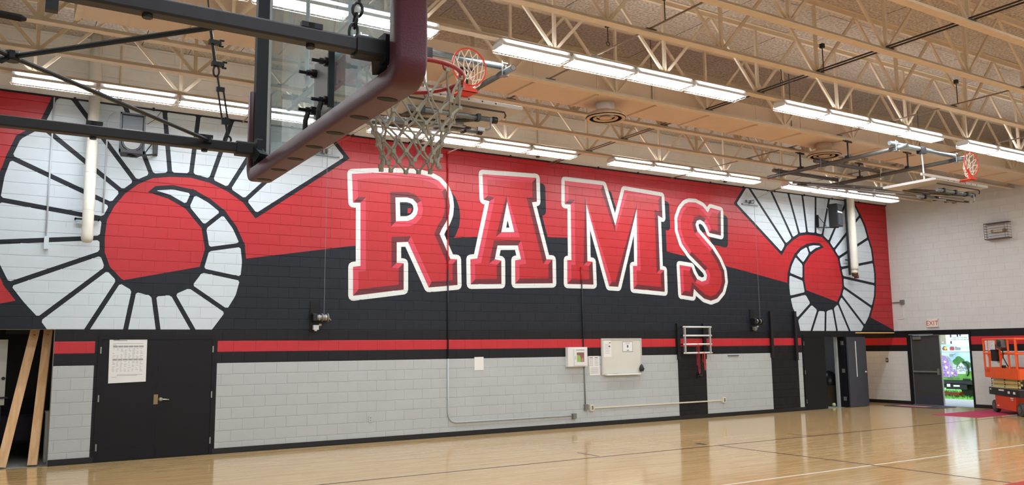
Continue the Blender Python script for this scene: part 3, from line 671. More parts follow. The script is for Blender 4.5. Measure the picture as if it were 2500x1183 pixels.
# ------------------------------------------------------------------ main basketball goal (seen from behind and below)
YC, HWD, ZP = 3.143, .908, 2.65           # board centre, half width over the pads, underside of the pad
XB0, XB1 = .985, 1.09                     # back and front of the pad
goal = thing('basketball_goal', 'large basketball goal with glass backboard, maroon edge pads and grey net, arms reaching left', 'basketball goal', (1.04, YC, ZP))
zg0, zg1 = ZP+.05, ZP+.05+1.20; yg0, yg1 = YC-HWD+.05, YC+HWD-.05
m = MB(); m.box(1.062, 1.074, yg0+.02, yg1-.02, zg0+.02, zg1-.02); gl = m.build('backboard_glass', 'board_glass', goal)
m = MB()
for y in (YC-.265, YC+.265): m.box(1.0745, 1.0765, y-.025, y+.025, 3.0, 3.46)
m.box(1.0745, 1.0765, YC-.29, YC+.29, 2.975, 3.025); m.box(1.0745, 1.0765, YC-.29, YC+.29, 3.41, 3.46)
m.box(1.0745, 1.0765, yg0, yg1, zg0, zg0+.05); m.box(1.0745, 1.0765, yg0, yg1, zg1-.05, zg1)
m.build('target_lines', 'board_white', gl)
for y0, y1 in ((yg0, yg0+.045), (yg1-.045, yg1)):
    m = MB(); m.box(1.0, 1.056, y0, y1, zg0, zg1); m.build('side_frame', 'rubber_black', goal)
    m = MB(); m.box(1.056, 1.07, y0, y1, zg0, zg1); m.build('frame_edge', 'board_grey', goal)
for z0, z1 in ((zg0, zg0+.05), (zg1-.03, zg1)):
    m = MB(); m.box(1.03, 1.056, yg0, yg1, z0, z1); m.box(1.056, 1.082, yg0, yg1, z0, z1); m.build('rail_frame', 'board_grey', goal)
# pad: rounded U swept round the lower edge of the board
def pad_path(off):
    y0, y1, z0, r_ = YC-HWD+off, YC+HWD-off, ZP+off, max(.085-off, .03)
    p = [(y0, 3.25), (y0, z0+r_)]+[(y0+r_-r_*cos(t), z0+r_-r_*sin(t)) for t in [pi/2*k/6 for k in range(1, 7)]]
    p += [(y1-r_+r_*sin(t), z0+r_-r_*cos(t)) for t in [pi/2*k/6 for k in range(0, 7)]]+[(y1, 3.10 if y1 > YC else 0)]
    return p
rings = []
prof = [(XB0+.012, 0), (XB1-.012, 0), (XB1-.003, .004), (XB1, .013), (XB1, .048), (XB1-.02, .05), (XB0+.02, .062), (XB0, .060), (XB0, .013), (XB0+.003, .004)]
paths = {o: pad_path(o) for x, o in prof}
n = len(paths[0]); mb = MB()
for i in range(n): rings += [(x, paths[o][i][0], paths[o][i][1]) for x, o in prof]
k = len(prof); fs = [(i*k+j, i*k+(j+1) % k, (i+1)*k+(j+1) % k, (i+1)*k+j) for i in range(n-1) for j in range(k)]+[tuple(range(k)), tuple(range((n-1)*k, n*k))]
pad = mb.add(rings, fs).build('edge_pad', 'pad_maroon', goal, smooth=True)
for i in range(-3, 4):
    y = YC+.02+i*.245; c = MB(); c.prism([(.036*cos(t), .022*sin(t)) for t in [2*pi*j/14 for j in range(14)]], lambda p, a: (1.035+p[0], y+p[1]*.9, a), ZP-.0015, ZP+.004); c.build('bolt_slot', 'slot_dark', pad)
# rim, bracket, net
RX, RZ, RR = 1.445, 3.005, .228
m = MB(); m.torus((RX, YC, RZ), RR, .0095, 'z', 40, 8); rim = m.build('rim', 'rim_red', goal, smooth=True)
m = MB(); pl = [(1.09, .085), (1.22, .075), (1.255, .125), (1.32, .19), (1.33, .20), (1.245, .20), (1.09, .12)]
for s in (-1, 1): m.prism([(x, YC+s*y) for x, y in pl], lambda p, a: (p[0], p[1], a), RZ-.008, RZ+.004)
m.box(1.09, 1.215, YC-.085, YC+.085, RZ-.008, RZ+.004); m.box(1.09, 1.100, YC-.07, YC+.085, RZ-.11, RZ+.01)
m.bar((1.10, YC, RZ-.12), (1.21, YC, RZ-.01), .09, .012); m.build('rim_bracket', 'rim_red', rim)
for k in range(12):
    t = 2*pi*(k+.5)/12; c = MB(); c.tube([(RX+RR*cos(t+d), YC+RR*sin(t+d), RZ-.008-z) for d, z in ((-.07, 0), (-.05, .016), (0, .022), (.05, .016), (.07, 0))], .004, 5); c.build('net_hook', 'rim_red', rim)
def net_mb(c, R, L_, n, rad, axis=None, bow=0.12, levels=None, jit=0.0, seed=1):
    rnd = random.Random(seed); lv = levels or [(0, 1.0), (.30, .90), (.45, .80), (.60, .70), (.74, .61), (.88, .55), (1.0, .545)]
    nodes = {}
    for j, (f, s) in enumerate(lv):
        for k in range(n):
            t = 2*pi*(k+.5+(j % 2)/2)/n
            nodes[j, k] = Vector((c[0]+R*s*cos(t)+rnd.uniform(-jit, jit), c[1]+R*s*sin(t)+rnd.uniform(-jit, jit), c[2]-L_*f-(rnd.uniform(0, .012) if j else 0)))
    mb = MB()
    for j in range(len(lv)-1):
        for k in range(n):
            a = nodes[j, k]
            for dk in ((0, -1) if j % 2 == 0 else (1, 0)):
                b = nodes[j+1, (k+dk) % n]; mid = (a+b)/2
                ctr = Vector((c[0], c[1], mid.z)); mid = mid+(ctr-mid)*.03
                mb.tube([a, mid, b], rad, 5)
    for q in nodes.values(): mb.cbox(q, (rad*3.2,)*3)
    return mb
net_mb((RX, YC, RZ-.026), RR, .365, 12, .0050, jit=.006, seed=4).build('net', 'net_grey', rim)
# mounting plate with four bolts and two bent rods, behind the glass
m = MB(); m.box(1.040, 1.052, YC-.15, YC+.05, 2.77, 3.0); mp_ = m.build('mount_plate', 'alum', goal)
m = MB(); m.box(1.028, 1.052, YC-.156, YC-.145, 2.77, 3.0); m.build('plate_flange', 'steel_black', goal)
for y in (YC-.13, YC+.03):
    for z in (2.80, 2.955):
        c = MB(); c.rod((.97, y, z), (1.055, y, z), .007, 8); c.lathe((1.04, y, z), [(.018, 0), (.018, -.02)], 6, 'x'); c.lathe((1.015, y, z), [(.012, 0), (.012, -.015)], 6, 'x'); c.build('bolt', 'steel_black', mp_)
    c = MB(); c.tube([(1.01, y, 2.79), (1.0, y, 2.755), (1.0, y+.005, 2.705), (1.03, y+.01, 2.685)], .010, 7); c.build('bent_rod', 'chain_steel', mp_)
# arms from the near end wall, crossed brace rods between them, chains up to the roof
ya1, ya2, za = 2.378, 3.905, 2.79
for y, s in ((ya1, -1), (ya2, 1)):
    m = MB(); m.bevbox(XL, .945, y-.025, y+.025, za-.025, za+.022, .007, 'x'); a = m.build('support_arm', 'steel_dark', goal)
    m = MB(); m.bevbox(.90, .99, y-.032, y+.032, za-.035, za+.03, .012, 'x'); m.bar((.985, y, za), (1.01, y-s*.05, za-.05), .05, .05); m.bevbox(.99, 1.015, y-.038, y+.038, za-.045, za+.05, .012, 'x'); m.build('end_bracket', 'rubber_black', a)
    for x in (.30, .76):
        m = MB(); m.lathe((x, y, za-.025), [(.014, 0), (.014, -.010)], 8); m.build('clamp_bolt', 'steel_black', a)
        m = MB(); m.lathe((x, y, za+.022), [(.014, 0), (.014, .02)], 8); m.bar((x-.03, y, za+.036), (x+.035, y, za+.036), .02, .016); m.build('clamp_nut', 'steel_black', a)
bz = za+.012; cx, cy_ = -.013, 3.06
for p in ((.555, ya1+.03), (.77, ya2-.03), (-.60, ya1+.03), (-.62, ya2-.03)):
    m = MB(); m.rod((cx, cy_, bz), (p[0], p[1], bz), .0085, 8); m.lathe((p[0], p[1], bz-.012), [(.016, 0), (.016, .024)], 8); m.build('brace_rod', 'steel_black', goal)
m = MB(); m.lathe((cx, cy_, bz-.016), [(.022, 0), (.026, .008), (.026, .024), (.022, .032)], 10); m.rod((cx-.03, cy_-.03, bz-.03), (cx+.0, cy_, bz), .008, 6); m.build('brace_hub', 'steel_black', goal)
m = MB(); m.tube([(XL, 3.0, 2.945), (.005, 3.0, 2.916), (.02, 3.0, 2.915)], [.0125, .0125, .006], 8); m.build('arm_stay', 'steel_black', goal)
m = MB(); m.box(.055, .085, ya1-.012, ya1+.012, za-.065, za-.025); m.build('arm_lug', 'steel_black', goal)
def link(mb, c, w, h, r_, ax, tilt=0):
    pts = []
    for k in range(12):
        t = 2*pi*k/12; a, b = w*cos(t)*(1 if abs(cos(t)) < .9 else 1), h*sin(t)
        pts.append((c[0]+(a if ax == 'x' else 0)+tilt*b, c[1]+(a if ax == 'y' else 0), c[2]+b))
    mb.tube(pts, r_, 6, closed=True)
# near chain: quick link and eye
c = MB(); link(c, (.897, ya1, za+.045), .014, .028, .0045, 'x', .1); link(c, (.903, ya1, za+.082), .014, .026, .0045, 'y', .1); link(c, (.91, ya1, za+.12), .016, .024, .005, 'x', .1); c.rod((.915, ya1, za+.14), (1.10, ya1, ZC), .0055, 6); c.build('hanger_chain', 'steel_black', goal)
# far chain: eye, turnbuckle, clamps, wire rope
x0_ = .862
c = MB(); c.torus((x0_, ya2, za+.035), .016, .0045, 'y', 12, 6); c.rod((x0_, ya2, za+.05), (x0_-.012, ya2, za+.12), .005, 6)
for s in (-1, 1): c.bar((x0_-.012+s*.013, ya2, za+.11), (x0_-.04+s*.013, ya2, za+.27), .007, .007)
c.cbox((x0_-.012, ya2, za+.12), (.036, .016, .03)); c.cbox((x0_-.04, ya2, za+.27), (.036, .016, .02)); c.build('turnbuckle', 'steel_black', goal)
c = MB(); c.rod((x0_-.042, ya2, za+.26), (x0_-.055, ya2, za+.33), .005, 6); link(c, (x0_-.062, ya2, za+.355), .013, .026, .0045, 'x')
c.rod((x0_-.066, ya2, za+.38), (x0_-.10, ya2, za+.60), .0075, 8); c.rod((x0_-.10, ya2, za+.60), (x0_-.55, ya2, ZC), .0035, 6); c.build('wire_rope', 'chain_steel', goal)
for t in (.02, .5, 1.0):
    px, pz = x0_-.066-.034*t, za+.385+.215*t; c = MB(); c.cbox((px+.01, ya2, pz), (.055, .03, .018)); c.rod((px+.03, ya2-.012, pz+.012), (px+.05, ya2-.012, pz+.012), .006, 6); c.rod((px+.03, ya2, pz-.012), (px+.05, ya2, pz-.012), .006, 6); c.build('rope_clip', 'rubber_black', goal)

# ------------------------------------------------------------------ folded side goals under the trusses
def folded_goal(xc, label, near):
    g = thing('folded_basketball_goal', label, 'basketball goal', (xc, 10.5, 5.0), 0, 'side goals folded up under the roof')
    zf = 5.70
    for s in (-1, 1):
        x = xc+s*1.05; mm = 'pipe_galv' if (near or s > 0) else 'pipe_dull'
        c = MB(); c.rod((x, 9.40, zf), (x, 12.85, zf), .043, 12); p = c.build('mount_pipe', 'pipe_dull', g, smooth=True)
        c = MB(); c.rod((x, 9.37, zf), (x, 9.75, zf), .045, 12); c.build('pipe_end', 'pipe_galv', p, smooth=True)
        c = MB(); c.lathe((x, 9.37, zf), [(.037, -.002), (.037, .002)], 12, 'y'); c.build('pipe_mouth', 'steel_wire', p)
        for y in (10.705, 11.927):
            c = MB(); c.rod((x, y, zf), (x, y, ZB), .018, 8); c.box(x-.11, x+.11, y-.035, y-.015, ZB-.05, ZB-.015); c.box(x-.11, x+.11, y+.015, y+.035, ZB-.02, ZB+.01); c.cbox((x, y, zf+.05), (.10, .10, .05)); c.build('truss_clamp', 'steel_dark', g)
    for y in (9.62, 11.40, 12.52):
        c = MB(); c.rod((xc-1.25, y, zf+.085), (xc+1.02, y, zf+.085), .043, 12); p = c.build('cross_pipe', 'pipe_galv' if y < 10 else 'pipe_dull', g, smooth=True)
        for s in (-1, 1):
            c = MB(); c.box(xc+s*1.05-.055, xc+s*1.05+.055, y-.05, y+.05, zf-.055, zf-.043); c.box(xc+s*1.05-.05, xc+s*1.05+.05, y-.03, y+.03, zf+.128, zf+.14); c.rod((xc+s*1.05+.06, y+.05, zf-.06), (xc+s*1.05+.06, y+.05, zf+.15), .008, 6); c.rod((xc+s*1.05-.06, y-.05, zf-.06), (xc+s*1.05-.06, y-.05, zf+.15), .008, 6); c.build('pipe_clamp', 'alum', p)
    # hanger from the front cross pipe
    c = MB(); c.cbox((xc-.18, 9.62, zf+.06), (.16, .12, .14)); c.build('hanger_bracket', 'steel_dark', g)
    c = MB(); c.rod((xc-.18, 9.62, zf+.02), (xc-.18, 9.60, 4.95), .016, 8); c.build('hanger_rod', 'steel_wire', g)
    # folded mast: two tubes running back and up to the hinge
    for s in (-1, 1):
        c = MB(); c.rod((xc+s*.30, 9.05, 4.78), (xc+s*.62, 12.5, 5.56), .030, 10); c.build('mast_tube', 'pipe_dull', g, smooth=True)
        c = MB(); c.rod((xc+s*.16, 9.2, 4.66), (xc+s*.9, 11.9, 5.38), .018, 8); c.build('brace_tube', 'alum', g, smooth=True)
    for y, z in ((9.9, 4.95), (11.0, 5.2), (12.3, 5.5)):
        w_ = .32+.1*(y-9.05); c = MB(); c.rod((xc-w_-.05, y, z), (xc+w_+.05, y, z), .022, 8); c.build('mast_rung', 'pipe_dull', g, smooth=True)
    # long actuator rods under the mast
    c = MB(); c.rod((xc-.55, 12.4, 5.54), (xc+.05, 8.95, 4.66), .014, 8); c.lathe((xc-.25, 10.7, 5.105), [(.025, -.05), (.025, .05)], 8); c.build('actuator_rod', 'alum', g)
    c = MB(); c.rod((xc-.62, 12.4, 5.50), (xc-.14, 10.3, 4.96), .012, 8); c.rod((xc+.10, 8.9, 4.60), (xc-.14, 10.3, 4.96), .02, 8); c.build('actuator_rod', 'steel_brown', g)
    # board lying flat, face up
    c = MB(); c.bevbox(xc-.915, xc+.915, 8.93, 10.05, 4.96, 5.01, .012, 'x'); b = c.build('backboard', 'board_grey', g)
    c = MB(); c.box(xc-1.40, xc-.14, 8.905, 8.935, 4.99, 5.035); c.build('board_edge', 'board_white' if not near else 'board_grey', b)
    for k in range(6):
        c = MB(); c.cbox((xc-.5+k*.2, 8.928, 4.985), (.018, .006, .018)); c.build('edge_bolt', 'steel_dark', b)
    # back frame under the board
    for y in (9.05, 9.45):
        c = MB(); c.rod((xc-.70, y, 4.80-.06*(y > 9.2)), (xc+.52, y, 4.80-.06*(y > 9.2)), .034, 10); p = c.build('frame_pipe', 'pipe_galv', g, smooth=True)
        for x in (xc-.5, xc-.1, xc+.3): c = MB(); c.cbox((x, y, 4.80-.06*(y > 9.2)), (.05, .09, .09)); c.build('coupling', 'steel_dark', p)
        c = MB(); c.rod((xc+.52, y, 4.80-.06*(y > 9.2)), (xc+.58, y, 4.80-.06*(y > 9.2)), .045, 12); c.build('end_cap', 'steel_dark', p)
    c = MB(); c.tube([(xc-.8, 8.98, 4.905), (xc+.66, 8.98, 4.905), (xc+.68, 8.98, 4.86), (xc+.66, 8.98, 4.83)], .012, 6); c.build('edge_rail', 'steel_brown', g)
    c = MB(); c.rod((xc-.75, 8.98, 4.63), (xc+.40, 8.98, 4.63), .013, 8); c.tube([(xc+.40, 8.98, 4.63), (xc+.45, 8.98, 4.66), (xc+.45, 8.98, 4.80)], .013, 6); c.cbox((xc+.30, 8.98, 4.63), (.10, .04, .045)); c.build('crank_rod', 'alum', g)
    # rim standing up from the board, net draped through it
    rz_, ry = 5.01+.04+.24, 8.93+.13
    c = MB(); c.torus((xc, ry-.33, 5.33), .237, .010, 'y', 32, 8); rim_ = c.build('rim', 'rim_orange', g, smooth=True)
    c = MB(); c.box(xc-.12, xc+.10, ry-.36, ry-.06, 5.01, 5.025); c.prism([(-.10, 5.01), (.12, 5.01), (.10, 5.05), (-.06, 5.09), (-.12, 5.20), (-.155, 5.20)], lambda p, a: (xc+p[0], a, p[1]), ry-.345, ry-.32); c.build('rim_bracket', 'rim_orange', rim_)
    # net: twelve long loops from the ring, gathered into a bundle lying by the bracket
    rnd = random.Random(9 if near else 12); c = MB(); n_ = 12; R_ = .237; yy = ry-.33
    lv = [(0, 1.0, 0), (.16, .86, .05), (.24, .66, .09), (.30, .48, .115), (.33, .36, .14), (.35, .30, .16)]
    nd = {}
    sgn = 1
    for j, (dy, s, drop) in enumerate(lv):
        for k in range(n_):
            t = 2*pi*(k+(j % 2)/2)/n_; dx = .10*min(1, j/3) if near else .20*min(1, j/3)
            z = 5.33+R_*s*sin(t)-drop*1.0
            nd[j, k] = Vector((xc+R_*s*cos(t)+dx+rnd.uniform(-.012, .012)*(j > 0), yy+dy*.55*sgn+rnd.uniform(-.02, .02)*(j > 0), max(z, 5.03)))
    for j in range(len(lv)-1):
        for k in range(n_):
            for dk in ((0, -1) if j % 2 == 0 else (1, 0)): c.rod(nd[j, k], nd[j+1, (k+dk) % n_], .0055, 5)
    c.build('net', 'net_white', rim_)
    return g
folded_goal(4.82, 'folded-up side goal with orange rim and white net just past the near backboard', True)
folded_goal(16.05, 'far folded-up side goal with orange rim and long grey pipes near the end wall', False)
# ------------------------------------------------------------------ things on and along the mural wall
def wall_pipe(x, z0, z1, label, r_, elbow=False):
    y = D-.30 if elbow else D-.24
    g = thing('drain_pipe', label, 'pipe', (x, y, z0), 0, 'white drain pipes on the mural wall')
    return g, y
g, y = wall_pipe(1.19, 3.70, ZC, 'thick white drain pipe with rounded end hanging over the near horn', .092)
m = MB(); m.lathe((1.19, y, 0), [(.03, 3.69), (.07, 3.70), (.092, 3.75), (.097, 3.83), (.090, 3.87), (.090, 6.45)], 18); m.build('pipe', 'pipe_white', g, smooth=True)
m = MB(); m.tube([(1.19, y, 6.42), (1.19, y+.0, 6.62), (1.17, y+.0, 6.80), (1.17, y, ZC-.02)], [.098, .105, .10, .085], 16); m.build('offset_elbow', 'pipe_white', g, smooth=True)
for z in (4.25, 4.9, 5.45):
    m = MB(); m.lathe((1.19, y, z), [(.0925, -.003), (.0925, .003)], 18); m.build('joint_band', 'wall_cream', g)
m = MB(); m.box(1.00, 1.38, D-.10, D-.06, 4.10, 4.125); m.box(1.0, 1.02, D-.10, D-.004, 4.10, 4.13); m.box(1.36, 1.38, D-.10, D-.004, 4.10, 4.13); m.build('strut_bracket', 'mural_black', g)
g, y = wall_pipe(21.80, 3.98, ZC, 'white jacketed drain pipe with rusty open end over the far horn', .115)
m = MB(); m.lathe((21.80, y, 0), [(.115, 4.06), (.118, 4.12), (.115, 6.4), (.115, ZC-.02)], 18); m.build('pipe', 'pipe_white', g, smooth=True)
m = MB(); m.lathe((21.79, y, 0), [(.095, 3.97), (.095, 4.07)], 16); m.build('inner_jacket', 'pipe_white', g)
m = MB(); m.lathe((21.80, y, 0), [(.07, 3.86), (.10, 3.93), (.085, 3.99)], 14); m.box(21.78, 21.86, y-.09, y+.02, 3.80, 3.9); m.build('rusty_outlet', 'brown_rust', g)
for z in (4.6, 5.2, 5.7): m = MB(); m.lathe((21.80, y, z), [(.119, -.004), (.119, .004)], 18); m.build('joint_band', 'wall_cream', g)
m = MB(); m.box(21.56, 21.62, D-.24, D-.2, 3.9, 6.2); m.build('side_wire', 'mural_black', g)
m = MB(); m.box(21.60, 22.0, D-.10, D-.07, 4.35, 4.38); m.build('strut_bracket', 'steel_dark', g)
# conduits painted with the wall
def painted_conduit(label, segs, r_=.014, extra=None, name='wall_conduit'):
    p0 = segs[0][1]; g = thing(name, label, 'conduit', (p0[0][0], D, p0[-1][2]))
    for mm, pts in segs:
        c = MB(); c.tube(pts, r_, 8); c.build('tube', mm, g, smooth=True)
    for mm, c0, d in (extra or ()):
        c = MB(); c.cbox(c0, d); c.build('box', mm, g)
    return g
yc = D-.02
painted_conduit('pale conduit with a small box end left of the white drain pipe', [('mural_white', [(.59, yc, 6.2), (.59, yc, 3.78)])], .014, [('mural_white', (.60, D-.03, 3.68), (.07, .06, .22)), ('mural_white', (.59, yc, 5.6), (.05, .05, .06))])
painted_conduit('pale conduit with a bend at its top right of the white drain pipe', [('mural_white', [(1.435, yc, 4.25), (1.435, yc, 5.85), (1.46, yc, 5.98), (1.54, yc, 6.07), (1.66, yc, 6.10)])], .014, [('mural_white', (1.435, yc, 5.6), (.05, .05, .06))])
A_ = 8.18
painted_conduit('long vertical conduit painted to match the wall, bending along the floor under letter R',
    [('band_red', [(A_, yc, 6.1), (A_, yc, 5.75)]), ('letter_red', [(A_, yc, 5.75), (A_, yc, 4.2)]), ('mural_black', [(A_, yc, 3.55), (A_, yc, 1.63)]), ('letter_red', [(A_, yc, 4.2), (A_, yc, 3.55)]),
     ('wall_grey', [(A_, yc, 1.63), (A_, yc, .50), (8.20, yc, .40), (8.26, yc, .325), (8.36, yc, .29), (11.38, yc, .28)])], .016,
    [('box_steel', (11.45, D-.035, .265), (.10, .07, .115)), ('band_red', (A_, D-.03, 6.1), (.06, .05, .06))])
m = MB(); m.rod((8.19, D-.03, 6.12), (8.30, 14.45, 6.16), .014, 8); tag(m.build('conduit_run', 'fixture_white', loc=(8.19, D, 6.12)), 'short white conduit running out from mural top above letter R to the lights', 'conduit')
painted_conduit('vertical conduit from letter M down past the wall cabinet to a steel box', [('letter_red', [(11.76, yc, 3.74), (11.76, yc, 3.42)]), ('mural_black', [(11.76, yc, 3.42), (11.77, yc, 1.63)]), ('box_steel', [(11.775, yc, 1.63), (11.79, yc, .52)])], .013,
    [('box_steel', (11.80, D-.035, .45), (.09, .07, .13)), ('letter_red', (11.765, yc, 3.72), (.06, .05, .05))])
g = thing('raceway', 'ivory surface raceway running low along the wall from outlet to outlet', 'conduit', (14, D, .42))
m = MB(); m.box(12.05, 16.28, D-.022, D, .405, .435); m.build('channel', 'ivory', g)
for x in (11.97, 16.31):
    m = MB(); m.box(x-.06, x+.06, D-.05, D, .36, .50); o = m.build('outlet_box', 'ivory', g)
    m = MB(); m.box(x-.02, x+.03, D-.054, D-.05, .385, .475); m.build('receptacle', 'box_steel', o)
m = MB(); m.bevbox(6.40, 6.48, D-.012, D, .40, .52, .01, 'y'); g = m.build('outlet_cover', 'wall_grey', loc=(6.44, D, .46)); tag(g, 'grey painted outlet cover low on the wall right of the black double door', 'outlet')
m = MB(); m.box(6.43, 6.45, D-.014, D-.012, .425, .445); m.box(6.43, 6.45, D-.014, D-.012, .475, .495); m.build('socket', 'box_steel', g)
# speakers
g = thing('wall_speaker', 'black horn loudspeaker facing the court on the near horn mural', 'speaker', (1.77, D-.5, 5.22), 0, 'wall speakers')
x0, x1, y0, y1, z0, z1 = 1.565, 1.965, D-.66, D-.32, 5.22, 5.915
m = MB(); m.prism([(x0, y0), (x1, y0), (x1-.07, y1), (x0+.07, y1)], lambda p, a: (p[0], p[1], a), z0, z1); m.build('cabinet', 'speaker_black', g)
m = MB()
for a, b, c, d in ((x0, x1, z1-.03, z1), (x0, x1, z0, z0+.05), (x0, x0+.025, z0, z1), (x1-.025, x1, z0, z1), (x0, x1, 5.585, 5.615)): m.box(a, b, y0-.025, y0, c, d)
m.build('front_frame', 'speaker_black', g)
hx, hz = (x0+x1)/2, 5.75; c = [(x0+.03, 5.62), (x1-.03, 5.62), (x1-.03, z1-.035), (x0+.03, z1-.035)]; t_ = [(hx-.03, hz-.02), (hx+.03, hz-.02), (hx+.03, hz+.02), (hx-.03, hz+.02)]
for k, mm in enumerate(('cone_pale', 'speaker_black', 'rubber_black', 'speaker_black')):  # pale bottom, black top and sides: lit and shaded faces put into the colours
    a, b = c[k], c[(k+1) % 4]; d, e = t_[(k+1) % 4], t_[k]
    q = MB(); q.add([(a[0], y0-.015, a[1]), (b[0], y0-.015, b[1]), (d[0], y0+.14, d[1]), (e[0], y0+.14, e[1])], [(0, 1, 2, 3)])
    q.add([(a[0], y0-.004, a[1]), (b[0], y0-.004, b[1]), (d[0], y0+.15, d[1]), (e[0], y0+.15, e[1])], [(3, 2, 1, 0)]); q.build('horn_flare', mm, g)
m = MB(); m.lathe((hx, y0-.006, 5.42), [(.14, 0), (.135, -.012), (.12, .01), (.05, .05), (.045, .03), (.0, .02)], 28, 'y'); m.build('woofer_cone', 'cone_grey', g, smooth=True)
m = MB(); m.torus((hx, y0-.012, 5.42), .155, .012, 'y', 28, 6); m.build('woofer_ring', 'speaker_grey', g)
m = MB(); m.box(2.19, 2.27, D-.04, D, 5.36, 5.66); m.bar((1.78, D-.5, 5.20), (2.24, D-.05, 5.38), .05, .03); m.rod((2.0, D-.3, 5.29), (2.20, D-.04, 5.62), .01, 6); m.lathe((hx, D-.5, 5.20), [(.05, 0), (.05, .02)], 12); m.build('wall_bracket', 'rubber_black', g)
m = MB(); m.tube([(1.965, D-.35, 5.85), (2.06, D-.2, 5.88), (2.20, D-.08, 6.02), (2.30, D-.03, 6.19)], .005, 5); m.tube([(1.64, D-.36, 5.915), (1.64, D-.34, 6.0), (1.70, D-.2, 6.02)], .006, 5); m.build('cable', 'speaker_black', g)
g = thing('wall_speaker', 'black loudspeaker turned sideways on a bracket above the far horn', 'speaker', (21.2, D-.45, 5.33), 0, 'wall speakers')
# the far cabinet is turned to face along the wall
A, B, Cc, Dd = (20.55, 15.45), (20.60, 15.20), (20.987, 15.30), (20.88, 15.54)
def px(p, a): return (p[0], p[1], a)
m = MB(); m.prism([A, B, Cc, Dd], px, 5.27, 5.93); m.build('cabinet', 'speaker_black', g)
def fr(t, o, z): return (B[0]+(Cc[0]-B[0])*t+o*.25, B[1]+(Cc[1]-B[1])*t-o*.97, z)
for z0, z1, mm, nm in ((5.30, 5.62, 'speaker_grey', 'woofer_grille'), (5.66, 5.71, 'cone_pale', 'front_bar'), (5.74, 5.90, 'speaker_grey', 'horn_flare')):
    q = MB(); q.add([fr(.1, .004, z0), fr(.9, .004, z0), fr(.9, .004, z1), fr(.1, .004, z1), fr(.1, .02, z0), fr(.9, .02, z0), fr(.9, .02, z1), fr(.1, .02, z1)], [(0, 1, 2, 3), (7, 6, 5, 4), (0, 4, 5, 1), (3, 2, 6, 7), (1, 5, 6, 2), (0, 3, 7, 4)]); q.build(nm, mm, g)
m = MB(); m.box(20.47, 20.53, D-.05, D, 5.28, 5.66); m.bar((20.50, D-.04, 5.285), (20.85, 15.35, 5.25), .04, .03); m.rod((20.50, D-.05, 5.63), (20.62, 15.6, 5.30), .009, 6); m.build('wall_bracket', 'rubber_black', g)
m = MB(); m.tube([(20.9, D-.02, 6.19), (20.9, D-.03, 5.95), (20.96, D-.08, 5.86), (21.0, 15.6, 5.9)], .012, 6); m.build('cable', 'mural_white', g)
# winches with cables up to pulleys
def winch(x, z, label, plabel, px_, pz, pale):
    g = thing('wall_winch', label, 'winch', (x, D, z), 0, 'hoist winches on the mural wall')
    m = MB(); m.box(x-.10, x+.08, D-.02, D, z-.26, z+.32); m.build('back_plate', 'band_black', g)
    m = MB(); m.bevbox(x-.08, x-.0, D-.16, D-.02, z-.07, z+.08, .02, 'x'); m.lathe((x-.09, D-.10, z+.06), [(.035, 0), (.03, .05)], 10, 'x'); m.build('gear_box', 'rubber_black', g)
    m = MB(); m.lathe((x+.0, D-.10, z+.0), [(.055, 0), (.055, .10), (.085, .10), (.085, .115), (.06, .115), (.06, .21), (.09, .21), (.09, .225), (.03, .225), (.03, .25)], 16, 'x'); m.build('drum', 'box_steel' if pale else 'rubber_black', g, smooth=False)
    m = MB(); m.torus((x+.05, D-.10, z), .058, .008, 'x', 14, 6); m.torus((x+.18, D-.10, z), .062, .008, 'x', 14, 6); m.build('wound_cable', 'steel_wire', g)
    m = MB(); m.cbox((x-.01, D-.09, z-.19), (.11, .07, .09)); m.cbox((x-.015, D-.09, z-.245), (.05, .05, .03)); m.build('limit_switch', 'steel_wire' if pale else 'box_steel', g)
    m = MB(); m.cbox((x+.07, D-.10, z-.14), (.05, .05, .04)); m.rod((x+.25, D-.10, z-.01), (x+.29, D-.10, z-.05), .014, 6); m.build('crank_socket', 'brass_plate' if pale else 'steel_wire', g)
    q = thing('cable_pulley', plabel, 'pulley', (px_, D, pz), 0, 'pulleys under the mural top')
    m = MB(); m.box(px_-.33, px_+.30, D-.05, D-.006, pz-.085, pz-.05); m.build('channel', 'pipe_galv', q)
    m = MB(); m.torus((px_, D-.12, pz), .045, .014, 'x', 14, 6); m.cbox((px_-.05, D-.08, pz+.0), (.05, .08, .09)); m.cbox((px_-.14, D-.06, pz+.02), (.10, .05, .05)); m.build('sheave', 'box_steel', q)
    m = MB(); m.rod((px_, D-.165, pz), (x+.13, D-.16, z+.06), .005, 5); m.rod((px_+.0, D-.12, pz+.045), (px_+1.1, 14.4, pz+.78), .005, 5); m.build('cable', 'box_steel', q)
winch(5.26, 2.47, 'small hoist winch with steel drum on black wall below the near horn tip', 'steel pulley on a short channel near the tip of the near horn', 5.40, 5.80, True)
winch(17.55, 2.49, 'small black hoist winch on black wall left of two black rails', 'steel pulley on a short channel near the tip of the far horn', 17.66, 5.80, False)
